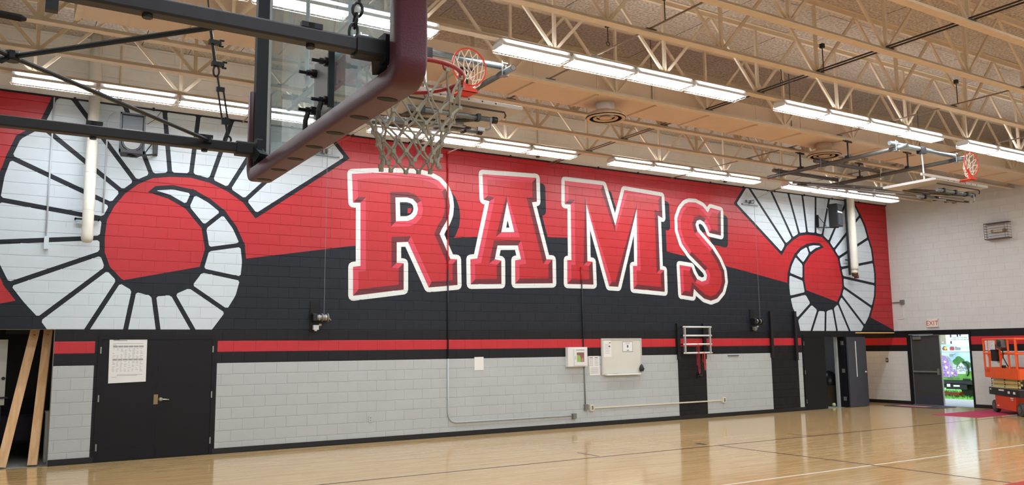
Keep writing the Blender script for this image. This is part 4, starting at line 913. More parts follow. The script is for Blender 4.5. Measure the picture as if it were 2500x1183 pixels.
# poster on the double door
g = thing('poster', 'large white paper poster with a printed table taped on the black double door', 'poster', (1.95, D-.006, 1.32))
m = MB(); m.add([(1.65, D-.008, 1.315), (2.245, D-.008, 1.33), (2.24, D-.008, 2.115), (1.64, D-.008, 2.105)], [(0, 1, 2, 3)]); m.add([(1.65, D-.0055, 1.315), (2.245, D-.0055, 1.33), (2.24, D-.0055, 2.115), (1.64, D-.0055, 2.105)], [(3, 2, 1, 0)]); m.build('sheet', 'paper', g)
yy = D-.0088
m = MB()
for z0, z1, x0, x1 in ((2.055, 2.062, 1.70, 1.80), (2.04, 2.047, 1.70, 1.92), (1.963, 1.968, 1.70, 1.75)): m.add([(x0, yy, z0), (x1, yy, z0), (x1, yy, z1), (x0, yy, z1)], [(0, 1, 2, 3)])
m.build('heading', 'ink', g)
m = MB(); rnd = random.Random(3)
for z in (1.925, 1.70):
    for k in range(6): m.add([(1.70+k*.082, yy, z), (1.775+k*.082, yy, z), (1.775+k*.082, yy, z+.03), (1.70+k*.082, yy, z+.03)], [(0, 1, 2, 3)])
for r0, rows in ((1.90, 9), (1.675, 9)):
    for i in range(rows):
        for k in range(8):
            w_ = rnd.uniform(.015, .045); x = 1.70+k*.062; z = r0-.02*i
            if rnd.random() < .8: m.add([(x, yy, z), (x+w_, yy, z), (x+w_, yy, z+.006), (x, yy, z+.006)], [(0, 1, 2, 3)])
for z, a, b in ((1.455, 1.78, 2.18), (1.44, 1.78, 2.1), (1.415, 1.70, 1.78), (1.99, 1.7, 2.18)): m.add([(a, yy, z), (b, yy, z), (b, yy, z+.006), (a, yy, z+.006)], [(0, 1, 2, 3)])
m.build('printed_table', 'ink_soft', g)
# wall cabinet, notices, whiteboard
def sheet(name, label, x0, x1, z0, z1, lines, yoff=.004, group=None, skew=0):
    g = thing(name, label, 'notice', ((x0+x1)/2, D-yoff, z0), 0, group)
    m = MB(); m.add([(x0+skew, D-yoff-.002, z0), (x1+skew*.4, D-yoff-.002, z0), (x1, D-yoff-.002, z1), (x0, D-yoff-.002, z1), (x0+skew, D-yoff, z0), (x1+skew*.4, D-yoff, z0), (x1, D-yoff, z1), (x0, D-yoff, z1)], [(0, 1, 2, 3), (7, 6, 5, 4), (0, 4, 5, 1), (1, 5, 6, 2), (2, 6, 7, 3), (3, 7, 4, 0)]); m.build('sheet', 'paper', g)
    for mm in {q[4] for q in lines}:
        m = MB()
        for a, b, c, d, k in lines:
            if k == mm: m.add([(a, D-yoff-.0028, c), (b, D-yoff-.0028, c), (b, D-yoff-.0028, d), (a, D-yoff-.0028, d)], [(0, 1, 2, 3)])
        m.build('print', mm, g)
    return g
sheet('wall_notice', 'small blank white sheet on the grey wall below letter R', 8.83, 9.06, 1.37, 1.655, [])
g = thing('first_aid_cabinet', 'white defibrillator cabinet with small window on the wall left of the whiteboard', 'cabinet', (11.54, D, 1.40))
m = MB(); m.box(11.26, 11.82, D-.10, D, 1.395, 1.845); m.build('body', 'board_white', g)
m = MB()
for a, b, c, d in ((11.43, 11.80, 1.42, 1.50), (11.43, 11.80, 1.72, 1.80), (11.43, 11.50, 1.50, 1.72), (11.715, 11.80, 1.50, 1.72)): m.box(a, b, D-.118, D-.10, c, d)
dr = m.build('door', 'board_white', g)
m = MB(); m.box(11.50, 11.715, D-.112, D-.110, 1.50, 1.72); m.build('window_pane', 'clear_pane', dr)
m = MB(); m.box(11.50, 11.715, D-.104, D-.1005, 1.50, 1.72); m.build('inside_red', 'aed_red', g)
m = MB(); m.prism([(11.505, 1.50), (11.62, 1.50), (11.62, 1.57), (11.60, 1.64), (11.56, 1.665), (11.505, 1.66)], lambda p, a: (p[0], a, p[1]), D-.108, D-.104); m.build('green_case', 'aed_green', g)
m = MB(); m.prism([(11.64, 1.51), (11.70, 1.51), (11.70, 1.57), (11.67, 1.60), (11.64, 1.57)], lambda p, a: (p[0], a, p[1]), D-.108, D-.104); m.build('peach_pack', 'aed_peach', g)
m = MB(); m.box(11.48, 11.72, D-.1195, D-.118, 1.815-.04, 1.825-.04); m.box(11.455, 11.463, D-.1195, D-.118, 1.56, 1.64); m.build('label_print', 'ink', dr)
ls = []
for k in range(2):
    ls += [(11.95+k*.15, 12.05+k*.15, 1.585, 1.60, 'ink')]
    for i in range(5): ls.append((11.945+k*.15, 12.055+k*.15, 1.545-i*.034, 1.555-i*.034, 'ink_soft'))
for i in range(7): ls.append((11.97, 12.21, 1.35-i*.022, 1.357-i*.022, 'ink_soft'))
sheet('wall_notice', 'white sheet with two printed columns between cabinet and whiteboard', 11.92, 12.24, 1.18, 1.63, ls, skew=.03)
g = thing('whiteboard', 'grey-white whiteboard with metal frame and marker tray on the striped wall', 'whiteboard', (12.92, D, 1.17))
m = MB(); m.box(12.33, 13.52, D-.02, D, 1.20, 2.02); m.build('panel', 'board_cream', g)
for a, b, c, d in ((12.30, 13.55, 2.01, 2.045), (12.30, 13.55, 1.175, 1.21), (12.30, 12.335, 1.21, 2.01), (13.515, 13.55, 1.21, 2.01)):
    m = MB(); m.box(a, b, D-.03, D, c, d); m.build('frame', 'board_grey', g)
m = MB(); m.box(12.40, 13.45, D-.09, D-.03, 1.165, 1.185); m.box(12.40, 13.45, D-.095, D-.088, 1.165, 1.20); m.build('tray', 'fixture_white', g)
m = MB(); m.rod((12.62, D-.06, 1.195), (12.74, D-.06, 1.195), .009, 6); tag(m.build('marker', 'rubber_black', loc=(12.68, D-.06, 1.195)), 'black marker lying in the whiteboard tray', 'marker')
sheet('paper_sheet', 'white paper with small figures taped at the whiteboard upper left corner', 12.37, 12.60, 1.60, 1.99, [(12.53, 12.59, 1.93, 1.95, 'aed_red'), (12.52, 12.57, 1.84, 1.87, 'ink')]+[(12.41, 12.55, 1.90-.035*i, 1.908-.035*i, 'ink_soft') for i in range(7)], .021)
sheet('framed_notice', 'black-edged white notice with a small black figure on the whiteboard', 12.95, 13.27, 1.72, 1.965, [(12.95, 13.27, 1.957, 1.965, 'ink'), (12.95, 13.27, 1.72, 1.728, 'ink'), (12.95, 12.958, 1.72, 1.965, 'ink'), (13.262, 13.27, 1.72, 1.965, 'ink'), (13.09, 13.13, 1.82, 1.88, 'ink'), (13.04, 13.18, 1.925, 1.935, 'ink_soft'), (13.05, 13.17, 1.905, 1.913, 'ink_soft'), (13.08, 13.15, 1.75, 1.765, 'ink')], .021)
g = thing('hand_bell', 'dark blue hook-shaped clip holding the whiteboard lower right corner', 'clip', (13.50, D-.03, 1.27))
g.name = 'board_clip'
m = MB(); m.lathe((13.50, D-.065, 0), [(.01, 1.415), (.04, 1.37), (.06, 1.31), (.058, 1.27), (.04, 1.24)], 12); m.build('body', 'lift_black', g, smooth=True)
m = MB(); m.torus((13.50, D-.125, 1.30), .025, .008, 'y', 12, 6); m.build('ring', 'speaker_grey', g)
# ladder-like rack with rubber bands
g = thing('wall_rack', 'white steel rack of four rungs on black rails, with red bands', 'rack', (15.3, D, 1.65))
for x in (14.79, 15.70):
    m = MB(); m.box(x-.055, x+.035, D-.05, D, 1.50, 2.42); m.build('mount_rail', 'rubber_black', g)
for x in (14.86, 15.74): m = MB(); m.box(x-.022, x+.022, D-.20, D-.15, 1.66, 2.33); m.build('upright', 'steel_wire', g)
for z in (1.665, 1.885, 2.105, 2.325):
    m = MB(); m.rod((14.82, D-.175, z), (15.80, D-.175, z), .022, 10); m.build('rung', 'board_white', g, smooth=True)
    for x in (14.86, 15.74): m = MB(); m.box(x-.015, x+.015, D-.15, D-.04, z-.015, z+.015); m.build('standoff', 'rubber_black', g)
def band(x, zt, zb, label, mm, w_):
    c = MB(); c.tube([(x-w_, D-.205, zb+.1), (x-w_, D-.205, zt-.03), (x-w_, D-.185, zt+.024), (x-w_, D-.16, zt+.024), (x-w_+.005, D-.145, zt-.03), (x-w_+.01, D-.15, zb+.2)], .007, 6)
    c.tube([(x+w_, D-.205, zb+.1), (x+w_, D-.205, zt-.03), (x+w_, D-.185, zt+.024), (x+w_, D-.16, zt+.024), (x+w_, D-.145, zt-.03)], .007, 6)
    c.tube([(x-w_, D-.205, zb+.12), (x-w_*.7, D-.205, zb+.03), (x, D-.205, zb), (x+w_*.7, D-.205, zb+.03), (x+w_, D-.205, zb+.12)], .008, 6)
    tag(c.build('resistance_band', mm, loc=(x, D-.2, zb)), label, 'exercise band', 'red exercise bands')
band(15.30, 1.885, 1.14, 'long dull red exercise band looped over the third rung of the rack', 'band_red', .022)
band(15.50, 1.665, 1.22, 'short bright red exercise band looped over the lowest rung of the rack', 'band_rubber', .014)
g = thing('hanging_strap', 'small black strap bundle hanging low under the rack', 'strap', (15.48, D-.03, 1.05))
m = MB(); m.torus((15.50, D-.04, 1.12), .05, .02, 'y', 12, 6); m.bar((15.38, D-.03, 1.06), (15.52, D-.03, 1.14), .04, .03); m.build('loop', 'rubber_black', g)
for x, z0, z1, lab in ((18.245, 1.50, 2.78, 'left one of two tall black steel wall rails left of the far doors'), (19.24, 1.41, 2.79, 'right one of two tall black steel wall rails beside the far doors')):
    g = thing('wall_rail', lab, 'rail', (x, D, z0), 0, 'black wall rails')
    m = MB(); m.box(x-.045, x+.045, D-.07, D, z0, z1); m.build('channel', 'rubber_black', g)
    m = MB()
    for k in range(9): m.cbox((x, D-.0705, z0+.1+k*(z1-z0-.2)/8), (.02, .003, .03))
    m.build('slot', 'steel_dark', g)
m = MB(); m.box(16.55, 16.95, D-.02, D, 1.565, 1.585); tag(m.build('wall_strip', 'wire_brown', loc=(16.75, D, 1.57)), 'thin brown strip on the grey wall panel right of the rack', 'strip')
m = MB(); m.box(21.98, W, D-.01, D+.10, 2.165, 2.20); tag(m.build('lintel_strip', 'yellow_wood', loc=(22.9, D, 2.17)), 'yellow wooden strip under the mural at the far corner', 'trim strip')

# ------------------------------------------------------------------ things on the end wall
g = thing('exit_sign', 'white exit sign with red letters above the open outside door', 'sign', (W, 14.52, 2.33))
m = MB(); m.box(W-.06, W, 14.355, 14.685, 2.33, 2.55); m.box(W-.065, W, 14.34, 14.70, 2.545, 2.57); m.build('body', 'exit_white', g)
text_mb('EXIT', .20, lambda a, b: (W-.0615, 14.525-a*.92, 2.435+b)).build('lettering', 'exit_red', g)
g = thing('caged_wall_unit', 'wall light with tan tube inside a brown wire cage high on white wall', 'wall light', (W, 12.36, 4.74))
m = MB(); m.box(W-.02, W, 12.05, 12.68, 4.76, 5.18); m.build('back_plate', 'wall_cream', g)
m = MB(); m.rod((W-.09, 12.22, 4.97), (W-.09, 12.50, 4.97), .035, 10); m.build('lamp_tube', 'bulb_cream', g, smooth=True)
m = MB(); m.rod((W-.09, 12.15, 4.97), (W-.09, 12.22, 4.97), .045, 10); m.rod((W-.09, 12.50, 4.97), (W-.09, 12.54, 4.97), .045, 10); m.cbox((W-.05, 12.18, 4.97), (.08, .05, .06)); m.build('lamp_holder', 'brass_plate', g)
m = MB()
for z in (4.75, 5.19): m.box(W-.20, W, 12.04, 12.70, z-.012, z+.012)
for z in [4.82+.074*k for k in range(5)]: m.tube([(W, 12.045, z), (W-.20, 12.045, z), (W-.20, 12.69, z), (W, 12.69, z)], .005, 5)
for y in (12.045, 12.12, 12.62, 12.69): m.rod((W-.20, y, 4.75), (W-.20, y, 5.19), .005, 5)
m.build('wire_cage', 'wire_brown', g)
g = thing('wall_horn', 'small grey box on a rod near the corner of the white end wall', 'alarm', (W, 15.45, 3.1))
m = MB(); m.box(W-.07, W, 15.40, 15.52, 3.06, 3.19); m.build('box', 'box_steel', g); m = MB(); m.rod((W-.03, 15.52, 3.12), (W-.03, 15.80, 3.12), .016, 6); m.build('rod', 'box_steel', g)
g = thing('wall_conduit', 'thin white conduit stepping down from the grey box to the door band', 'conduit', (W, 15.5, 2.3))
m = MB(); m.tube([(W-.012, 15.46, 3.06), (W-.012, 15.46, 2.61), (W-.012, 15.66, 2.60), (W-.012, 15.66, 2.24)], .009, 6); m.build('tube', 'exit_white', g)
m = MB(); m.bevbox(W-.012, W, 16.09, 16.17, 1.27, 1.40, .008, 'x'); g = m.build('switch_plate', 'brown_rust', loc=(W, 16.13, 1.34)); tag(g, 'small brown switch plate on the cream alcove wall by the open black door', 'switch')
m = MB(); m.box(W-.018, W-.012, 16.115, 16.145, 1.31, 1.36); m.build('toggle', 'exit_white', g)
m = MB(); m.bevbox(W-.012, W, 12.66, 12.72, 1.29, 1.40, .008, 'x'); tag(m.build('wall_plate', 'alum', loc=(W, 12.69, 1.35)), 'small grey plate on white wall between open door and orange lift', 'switch')

# ------------------------------------------------------------------ recess, closet, floor mats
for nm, lab, a, b, tw in (('lumber_board', 'leaning pine board with knots, the more slanted of two in the doorway', (.16, 15.98, 0), (.585, 16.45, 2.50), .12), ('lumber_board', 'upright pine board with knots beside the block pier in the doorway', (.60, 15.98, 0), (.755, 16.45, 2.50), .35)):
    a, b = Vector(a), Vector(b); d = (b-a).normalized(); w_ = Vector((cos(tw), -sin(tw), 0)); w_ = (w_-d*w_.dot(d)).normalized(); t_ = d.cross(w_)
    g = thing(nm, lab, 'board', a, 0, 'pine boards leaning in the doorway')
    m = MB(); m.add([p+w_*x*.07+t_*y*.019 for p in (a+Vector((0, 0, .02)), b) for x, y in ((-1, -1), (1, -1), (1, 1), (-1, 1))], [(0, 3, 2, 1), (4, 5, 6, 7), (0, 1, 5, 4), (1, 2, 6, 5), (2, 3, 7, 6), (3, 0, 4, 7)]); m.build('plank', 'lumber', g)
    m = MB(); nrm = t_ if t_.y < 0 else -t_
    for f, s in ((.18, .3), (.42, -.2), (.60, .25), (.78, -.3), (.86, .1)):
        c = a+(b-a)*f+w_*s*.07+nrm*.0196; m.add([c+w_*.014*cos(2*pi*k/8)+d*.009*sin(2*pi*k/8) for k in range(8)], [tuple(range(8))])
    m.build('knot', 'knot', g)
g = thing('display_board', 'cream panel with dark handle standing in the dark doorway', 'panel', (-.05, 16.75, .95))
m = MB(); m.box(-.45, .155, 16.74, 16.78, .97, 2.08); m.build('panel', 'mdf', g)
for x in (-.40, .10): m = MB(); m.box(x-.015, x+.015, 16.78, 16.80, 0, 2.0); m.build('leg', 'lift_black', g)
m = MB(); m.lathe((.12, 16.735, 1.42), [(.03, -.01), (.03, 0)], 10, 'y'); m.build('knob', 'lift_black', g)
m = MB(); m.box(-.45, .2, 16.70, 16.73, 1.08, 1.11); m.build('rail', 'lift_black', g)
g = thing('padded_bench', 'dark purple padded bench in the shadow of the doorway', 'bench', (.2, 17.0, 0))
m = MB(); m.bevbox(-.5, .70, 16.85, 17.35, .30, .78, .10, 'x'); m.build('seat_pad', 'dark_fabric', g)
m = MB(); m.bevbox(-.5, .62, 17.35, 17.5, .4, 1.05, .06, 'x'); m.build('back_pad', 'dark_fabric', g)
for x in (-.42, .60):
    for y in (16.92, 17.4): m = MB(); m.rod((x, y, -.004), (x, y, .32), .025, 8); m.build('leg', 'rubber_black', g)
m = MB(); m.bevbox(.78, 1.12, 16.45, 16.78, .0, .82, .02, 'z'); g = m.build('storage_box', 'mdf', loc=(.95, 16.6, 0)); tag(g, 'cream storage box behind the upright pine board in the doorway', 'box')
m = MB(); m.box(.77, 1.13, 16.44, 16.79, .82, .85); m.build('lid', 'mdf', g)
m = MB(); m.cbox((.33, 18.1, 2.3), (.42, .16, .20)); tag(m.build('door_header', 'closet_grey', loc=(.33, 18.1, 2.2)), 'grey box high on the wall of the dark doorway room', 'box'); bpy.data.objects['door_header'].name = 'wall_box'
g = thing('trash_bin', 'brown trash bin with a black bag inside the half-open far closet', 'bin', (21.66, 16.62, 0))
bx, by = 21.66, 16.62
m = MB(); m.lathe((bx, by, 0), [(.20, -.004), (.22, .02), (.265, .70), (.275, .70), (.275, .73), (.25, .73)], 18); m.build('body', 'bin_brown', g, smooth=True)
m = MB(); m.lathe((bx, by, 0), [(.285, .62), (.28, .74), (.24, .86), (.12, 1.02), (.02, 1.05)], 14); m.build('bag', 'bag_black', g, smooth=True)
m = MB(); m.lathe((21.36, 16.26, .055), [(.001, -.058)]+[(.058*sin(pi*k/8), -.058*cos(pi*k/8)) for k in range(1, 8)]+[(.001, .058)], 14); tag(m.build('small_ball', 'ball_green', smooth=True, loc=(21.36, 16.26, 0)), 'small pale green ball on the closet floor by the bin', 'ball')
m = MB(); m.box(20.77, 23.86, 11.66, 12.86, 0, .005); tag(m.build('floor_mat', 'mat_red', loc=(22.3, 12.3, 0)), 'red mat lying on the gym floor under the orange lift', 'mat')
g = thing('door_mat', 'dark door mat with pink centre lying before the open outside door', 'mat', (23.2, 14.7, 0))
m = MB(); m.box(22.72, 23.72, 13.9, 15.55, 0, .010); m.build('border', 'mat_dark', g); m = MB(); m.box(22.95, 23.35, 14.4, 15.35, .010, .012); m.build('centre', 'mat_pink', g)

# ------------------------------------------------------------------ scissor lift
fx, fy = 22.80, 12.36; nx_, ny_ = 21.80, 11.20
ang = atan2(ny_-fy, nx_-fx)               # local x runs from the far wheel to the near wheel
g = thing('scissor_lift', 'orange scissor lift with cream folded arms parked on the red mat', 'lift', ((fx+nx_)/2, (fy+ny_)/2, 0), ang)
# local frame: x along the machine (+ towards the near end), y across; the seen long side is the one at y = +/-0
side = 1
LW, L2 = .76, .93
def lp(mb, name, mm, parent=g, smooth=False): return mb.build(name, mm, parent, local=True, smooth=smooth)
Y0, Y1 = 0.0, LW                          # seen side at y = 0, machine extends away from the viewer
for x in (-.765, .765):
    for y in (Y0+.04, Y1-.12):
        c = MB(); c.lathe((x, y, .165), [(.10, -.002), (.155, .0), (.165, .02), (.165, .09), (.155, .11), (.10, .112)], 20, 'y'); w_ = lp(c, 'wheel', 'tyre_grey', smooth=False)
        c = MB(); c.lathe((x, y-.012, .165), [(.09, .0), (.08, .012), (.03, .012), (.03, -.01), (.0, -.01)], 14, 'y'); c.build('hub', 'hub', w_, local=True)
c = MB(); c.prism([(-.60, .12), (.58, .12), (.66, .48), (-.62, .48)], lambda p, a: (p[0], a, p[1]), Y0+.02, Y1-.02); lp(c, 'chassis_tray', 'orange_deep')
for k, (x, z, w_, h_) in enumerate(((.40, .43, .16, .03), (.42, .385, .12, .015), (-.45, .20, .10, .03))): c = MB(); c.box(x-w_/2, x+w_/2, Y0+.014, Y0+.02, z-h_/2, z+h_/2); lp(c, 'decal', 'paper')
c = MB(); c.box(-.93, .93, Y0, Y1, .47, .66); lp(c, 'base_frame', 'lift_black')
c = MB(); c.box(-.93, .93, Y0-.002, Y1+.002, .655, .668); lp(c, 'base_lip', 'alum')
for x, w_ in ((-.82, .08), (-.22, .16), (-.06, .14), (.62, .12), (.30, .12)): c = MB(); c.box(x-w_/2, x+w_/2, Y0-.006, Y0, .54+.05*(x < .2), .60+.03*(x < .2)); lp(c, 'decal', 'paper')
for k in range(6):
    z = .675+.058*k; x0 = -.82; x1 = .82
    c = MB(); c.bar((x0, Y0+.06+.05*(k % 2), z+.01), (x1, Y0+.06+.05*(k % 2), z+.042), .045, .055); c.bar((x0, Y1-.12+.05*(k % 2), z+.01), (x1, Y1-.12+.05*(k % 2), z+.042), .045, .055); lp(c, 'scissor_arm', 'lift_cream')
    for x in (x0+.02, 0, x1-.02):
        c = MB(); c.lathe((x, Y0+.03, z+.028), [(.018, 0), (.018, .02)], 10, 'y'); lp(c, 'pivot_pin', 'rubber_black')
c = MB(); c.bevbox(-1.0, 1.0, Y0-.03, Y1+.03, 1.03, 1.055, .01, 'z'); lp(c, 'platform_floor', 'steel_dark')
for a, b, c0, c1 in ((-1.02, 1.02, Y0-.04, Y0-.02), (-1.02, 1.02, Y1+.02, Y1+.04), (-1.04, -1.02, Y0-.02, Y1+.02), (1.02, 1.04, Y0-.02, Y1+.02)):
    c = MB(); c.box(a, b, c0, c1, .92, 1.185); o = lp(c, 'toe_board', 'orange_paint')
    if c0 < 0 and b > 1:
        q = MB()
        for k in range(9): q.cbox((-.75+k*.19, c0-.002, 1.0), (.03, .006, .012))
        q.build('rivet_row', 'orange_deep', o, local=True)
        q = MB(); q.box(-.93, -.68, c0-.004, c0, 1.06, 1.13); q.build('decal', 'orange_deep', o, local=True)
for z in (1.56, 1.93):
    c = MB(); c.tube([(-1.0, Y0-.03, z), (1.0, Y0-.03, z), (1.0, Y1+.03, z), (-1.0, Y1+.03, z)], .026, 8, closed=True); lp(c, 'guard_rail', 'orange_paint')
for x in (-.98, -.66, .04, .55, .98):
    c = MB(); c.rod((x, Y0-.03, 1.18), (x, Y0-.03, 1.93), .026, 8); lp(c, 'rail_post', 'orange_paint')
for x in (-.98, -.30, .40, .98):
    c = MB(); c.rod((x, Y1+.03, 1.18), (x, Y1+.03, 1.93), .026, 8); lp(c, 'rail_post', 'orange_paint')
c = MB(); c.prism([(-.80, 1.56), (.30, 1.56), (.14, 1.40), (.06, 1.36), (-.58, 1.36), (-.66, 1.40)], lambda p, a: (p[0], a, p[1]), Y0-.036, Y0-.03); lp(c, 'gusset_plate', 'orange_paint')
c = MB(); c.box(-.16, .10, Y0-.036, Y0-.028, 1.56, 1.93); c.box(-.98, -.16, Y0-.036, Y0-.028, 1.80, 1.93); lp(c, 'side_panel', 'orange_paint')
c = MB(); c.box(-.84, -.22, Y0-.046, Y0-.036, 1.64, 1.90); o = lp(c, 'document_sheet', 'paper')
q = MB()
for i in range(7): q.box(-.80, -.28-.1*(i % 3), Y0-.047, Y0-.046, 1.86-.03*i, 1.866-.03*i)
q.build('print', 'ink_soft', o, local=True)
c = MB(); c.bevbox(-.30, .02, Y0-.12, Y0-.04, 1.36, 1.66, .03, 'y'); c.box(-.30, .02, Y0-.125, Y0-.04, 1.60, 1.66); lp(c, 'document_box', 'rubber_black')
c = MB(); c.prism([(.16, 1.72), (.40, 1.66), (.52, 1.72), (.46, 1.90), (.22, 1.93)], lambda p, a: (p[0], a, p[1]), Y0-.16, Y0-.02); o = lp(c, 'control_box', 'pipe_dull')
q = MB(); q.box(.26, .44, Y0-.165, Y0-.16, 1.74, 1.86); q.build('control_face', 'lift_black', o, local=True)
c = MB(); c.tube([(.34, Y0-.08, 1.68), (.30, Y0-.06, 1.45), (.42, Y0-.02, 1.25), (.36, Y0+.06, 1.19)], .014, 6); lp(c, 'control_cable', 'rubber_black')
c = MB(); c.cbox((.06, Y0+.02, 1.22), (.12, .08, .07)); lp(c, 'foot_switch', 'rubber_black')

# ------------------------------------------------------------------ outside the open door
GZ = -.05
m = MB(); m.box(W+.3, W+60, -20, 60, GZ-.3, GZ-.02); struct(m.build('ground', 'grass'))
m = MB(); m.box(W+.16, 27.3, 11, 18.5, GZ-.2, -.01); struct(m.build('path', 'concrete'))
m = MB(); bl = random.Random(5)
for _ in range(5200):
    x, y = bl.uniform(27.3, 33), bl.uniform(14.5, 22); h_ = bl.uniform(.04, .10); a = bl.uniform(0, 6.28); dx, dy = .012*cos(a), .012*sin(a)
    m.add([(x-dx, y-dy, GZ-.02), (x+dx, y+dy, GZ-.02), (x+bl.uniform(-.04, .04), y+bl.uniform(-.04, .04), GZ+h_)], [(0, 1, 2)])
tag(m.build('grass', 'grass', loc=(30, 18, GZ)), 'green grass growing outside the open door', 'grass', None, 'stuff')
g = thing('display_truck', 'painted display truck with barn, tree and flower pictures seen through the open door', 'truck', (29.0, 17, GZ))
TX, ty0, ty1 = 29.0, 15.75, 21.5           # the side facing the door lies in x = TX; y grows to the left of the picture
m = MB(); m.bevbox(TX+.01, TX+2.4, 16.25, 22, .54, 3.3, .06, 'x'); m.build('cargo_box', 'board_white', g)
def My(y): return 16.44+(y-16)*.62 if y < 17 else 17.06+(y-17)*.85
def flat(name, mm, poly, off=.002, parent=g):
    poly = [(My(y), z) for y, z in poly]; c = MB(); c.prism(poly[::-1] if area2(poly) < 0 else poly, lambda p, a: (a, p[0], p[1]), TX-off, TX+.01); return c.build(name, mm, parent)
flat('side_panel_white', 't_white', [(ty0+.06, 1.72), (ty1, 1.72), (ty1, 3.2), (ty0+.06, 3.2)], .0)
flat('side_panel_band', 't_sky', [(ty0+.06, 1.58), (ty1, 1.58), (ty1, 1.80), (17.05, 1.80), (16.7, 1.74), (ty0+.06, 1.74)], .002)
flat('side_panel_ledge', 't_white', [(ty0+.06, 1.545), (ty1, 1.545), (ty1, 1.585), (ty0+.06, 1.585)], .02)
flat('side_panel_sky', 't_sky', [(ty0+.06, .66), (ty1, .66), (ty1, 1.545), (ty0+.06, 1.545)], .003)
flat('printed_grass', 't_grass', [(ty0+.06, .545), (ty1, .545), (ty1, .86), (ty0+.06, .86)], .006)
# small barns in the band
flat('printed_wagon', 't_brown', [(17.12, 1.585), (17.32, 1.585), (17.36, 1.66), (17.26, 1.74), (17.16, 1.72)], .006); c = MB(); c.lathe((TX-.006, My(17.20), 1.665), [(.05, -.002), (.05, .004)], 16, 'x'); c.build('printed_sun', 't_yellow', g)
flat('printed_red_barn', 't_red', [(16.76, 1.585), (17.02, 1.585), (17.02, 1.68), (16.98, 1.72), (16.80, 1.72), (16.76, 1.68)], .006)
flat('printed_grey_barn', 't_grey', [(16.40, 1.585), (16.70, 1.585), (16.72, 1.69), (16.64, 1.74), (16.44, 1.74), (16.38, 1.69)], .006)
flat('printed_barn_roof', 't_white', [(16.36, 1.68), (16.60, 1.70), (16.66, 1.76), (16.44, 1.755)], .009)
# tree as overlapping round clumps
for k, (y, z, r_) in enumerate(((16.72, 1.16, .13), (16.55, 1.24, .14), (16.40, 1.20, .12), (16.30, 1.10, .11), (16.58, 1.10, .13), (16.10, 1.12, .10), (16.0, 1.08, .10))):
    c = MB(); c.lathe((TX-.006-.0006*k, My(y), z), [(r_, -.002), (r_, .006)], 14, 'x'); c.build('printed_tree', 't_green', g)
flat('printed_roof', 't_roof', [(17.30, 1.42), (17.12, 1.38), (16.66, .98), (16.66, .86), (17.0, .90), (17.08, 1.20)], .012)
flat('printed_house', 't_white', [(16.20, .76), (16.68, .76), (16.68, 1.0), (16.42, 1.16), (16.16, 1.0)], .014)
flat('printed_gable', 't_grey', [(16.70, 1.01), (16.42, 1.185), (16.14, 1.01), (16.16, .995), (16.42, 1.16), (16.68, .995)], .016)
flat('printed_flowers', 't_purple', [(17.60, .64), (16.98, .64), (16.98, .98), (17.06, 1.10), (17.20, 1.34), (17.34, 1.42), (17.60, 1.42)], .016)
flat('printed_flowers', 't_purple', [(16.92, .66), (16.68, .66), (16.68, .88), (16.92, .90)], .016)
flat('printed_post', 't_lilac', [(17.10, .70), (17.06, .70), (17.06, 1.20), (17.10, 1.24)], .018)
for k in range(3): flat('printed_step', 't_white', [(16.92, .93+.06*k), (16.70, .92+.06*k), (16.70, .95+.06*k), (16.92, .965+.06*k)], .018)
for y, z, r_ in ((17.22, .98, .05), (17.16, .80, .04), (16.98, .78, .045), (17.26, 1.18, .04)): c = MB(); c.lathe((TX-.018, My(y), z), [(r_, -.002), (r_, .003)], 12, 'x'); c.build('printed_bloom', 't_white', g)
text_mb('Ohio', .19, lambda a, b: (TX-.0185, 16.71-a*1.05, .975+b*.95), shear=.35).build('lettering_script', 't_ink', g)
c = MB(); c.tube([(TX-.018, My(16.60), .86), (TX-.018, My(16.45), .90), (TX-.018, My(16.30), .89), (TX-.018, My(16.22), .86)], .006, 5); c.tube([(TX-.018, My(16.55), .83), (TX-.018, My(16.45), .855), (TX-.018, My(16.38), .85)], .005, 5); c.build('lettering_flourish', 't_ink', g)
text_mb('artist.com', .11, lambda a, b: (TX-.008, 17.02-a, .60+b)).build('lettering_web', 't_ink', g)
text_mb('LAND OF THE FREE', .056, lambda a, b: (TX-.003, 16.69-a, 2.03+b), space=1.15).build('lettering_upper', 't_ink', g)
text_mb('HOMES OF THE BRAVE', .056, lambda a, b: (TX-.003, 16.69-a, 1.96+b), space=1.15).build('lettering_lower', 't_ink', g)
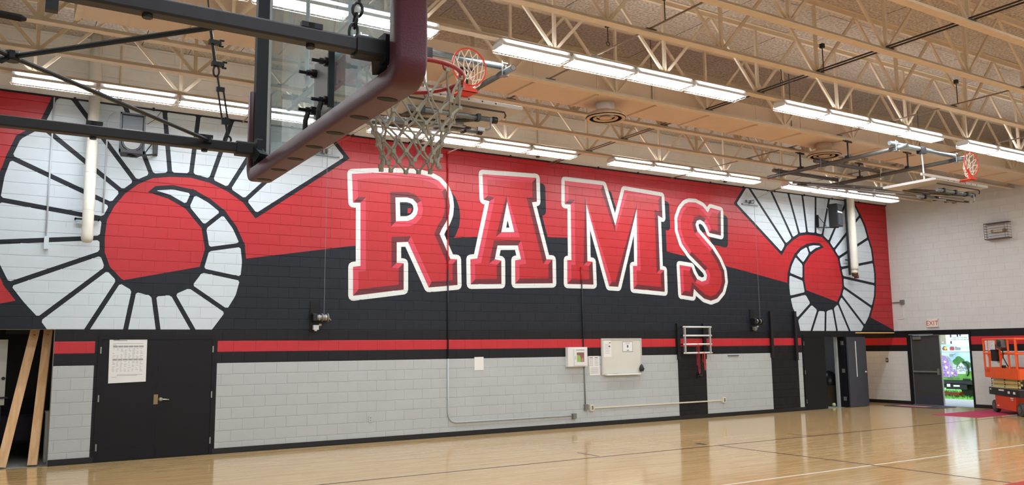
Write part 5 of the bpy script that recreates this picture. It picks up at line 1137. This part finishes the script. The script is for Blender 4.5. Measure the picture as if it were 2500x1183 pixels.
for y, z in ((16.92, 2.10), (16.52, 2.12), (16.36, 2.14), (16.92, 1.87)): c = MB(); y = My(y); c.prism([(y-.018, z-.06), (y+.018, z-.06), (y+.03, z+.02), (y, z+.06), (y-.03, z+.02)], lambda p, a: (a, p[0], p[1]), TX-.003, TX+.01); c.build('printed_mark', 't_ink', g)
flat('dark_corner', 'brick_far', [(17.16, 1.80), (17.9, 1.80), (17.9, 2.6), (17.16, 2.6)], .004)
flat('printed_bird', 't_white', [(17.36, 1.86), (17.22, 1.94), (17.30, 1.90), (17.24, 1.87)], .006)
# black rounded rim at the end of the picture, mirror arm, bumper, wheels
c = MB(); c.tube([(TX-.03, 16.628, 1.18), (TX-.03, 16.502, 1.16), (TX-.03, 16.460, 1.08), (TX-.03, 16.450, .84), (TX-.03, 16.460, .76), (TX-.03, 16.516, .70)], .022, 8); c.tube([(TX-.05, 16.502, 1.16), (TX-.05, 16.446, 1.08), (TX-.05, 16.436, .80)], .03, 8); c.build('corner_rim', 'rubber_black', g)
c = MB(); c.rod((TX-.05, 16.98, 1.43), (TX-.12, 16.80, 1.47), .012, 6); c.cbox((TX-.06, 17.02, 1.41), (.05, .09, .10)); c.build('side_lamp', 't_grey', g)
c = MB(); c.box(TX-.04, TX+2.3, ty0-.1, ty1, .40, .53); c.box(TX+.2, TX+2.2, ty0+.2, ty1, .25, .40); c.build('frame_rail', 'lift_black', g)
c = MB(); c.box(TX-.048, TX-.04, 16.80, 17.02, .31, .37); c.box(TX-.048, TX-.04, 17.14, 17.26, .30, .40); c.build('plate', 't_white', g)
c = MB(); c.box(TX-.04, TX+.05, 16.55, 17.3, .22, .42); c.build('bumper', 'rubber_black', g)
c = MB(); c.box(TX-.06, TX-.01, 16.42, 16.66, .545, .60); c.build('step', 'rubber_black', g)
for y in (16.6, 20.6): c = MB(); c.lathe((TX+.25, y, .31), [(.2, 0), (.36, .02), (.36, .24), (.2, .26)], 20, 'x'); c.build('wheel', 'rubber_black', g)
m = MB(); m.prism([(-.42, 0), (.42, 0), (.48, .07), (.3, .13), (-.1, .10), (-.5, .12)], lambda p, a: (a, 17.75+p[0], GZ+p[1]), 29.75, 30.05); tag(m.build('folded_tarp', 'orange_paint', loc=(29.9, 17.75, GZ)), 'folded orange tarp lying on the grass under the truck', 'tarp')
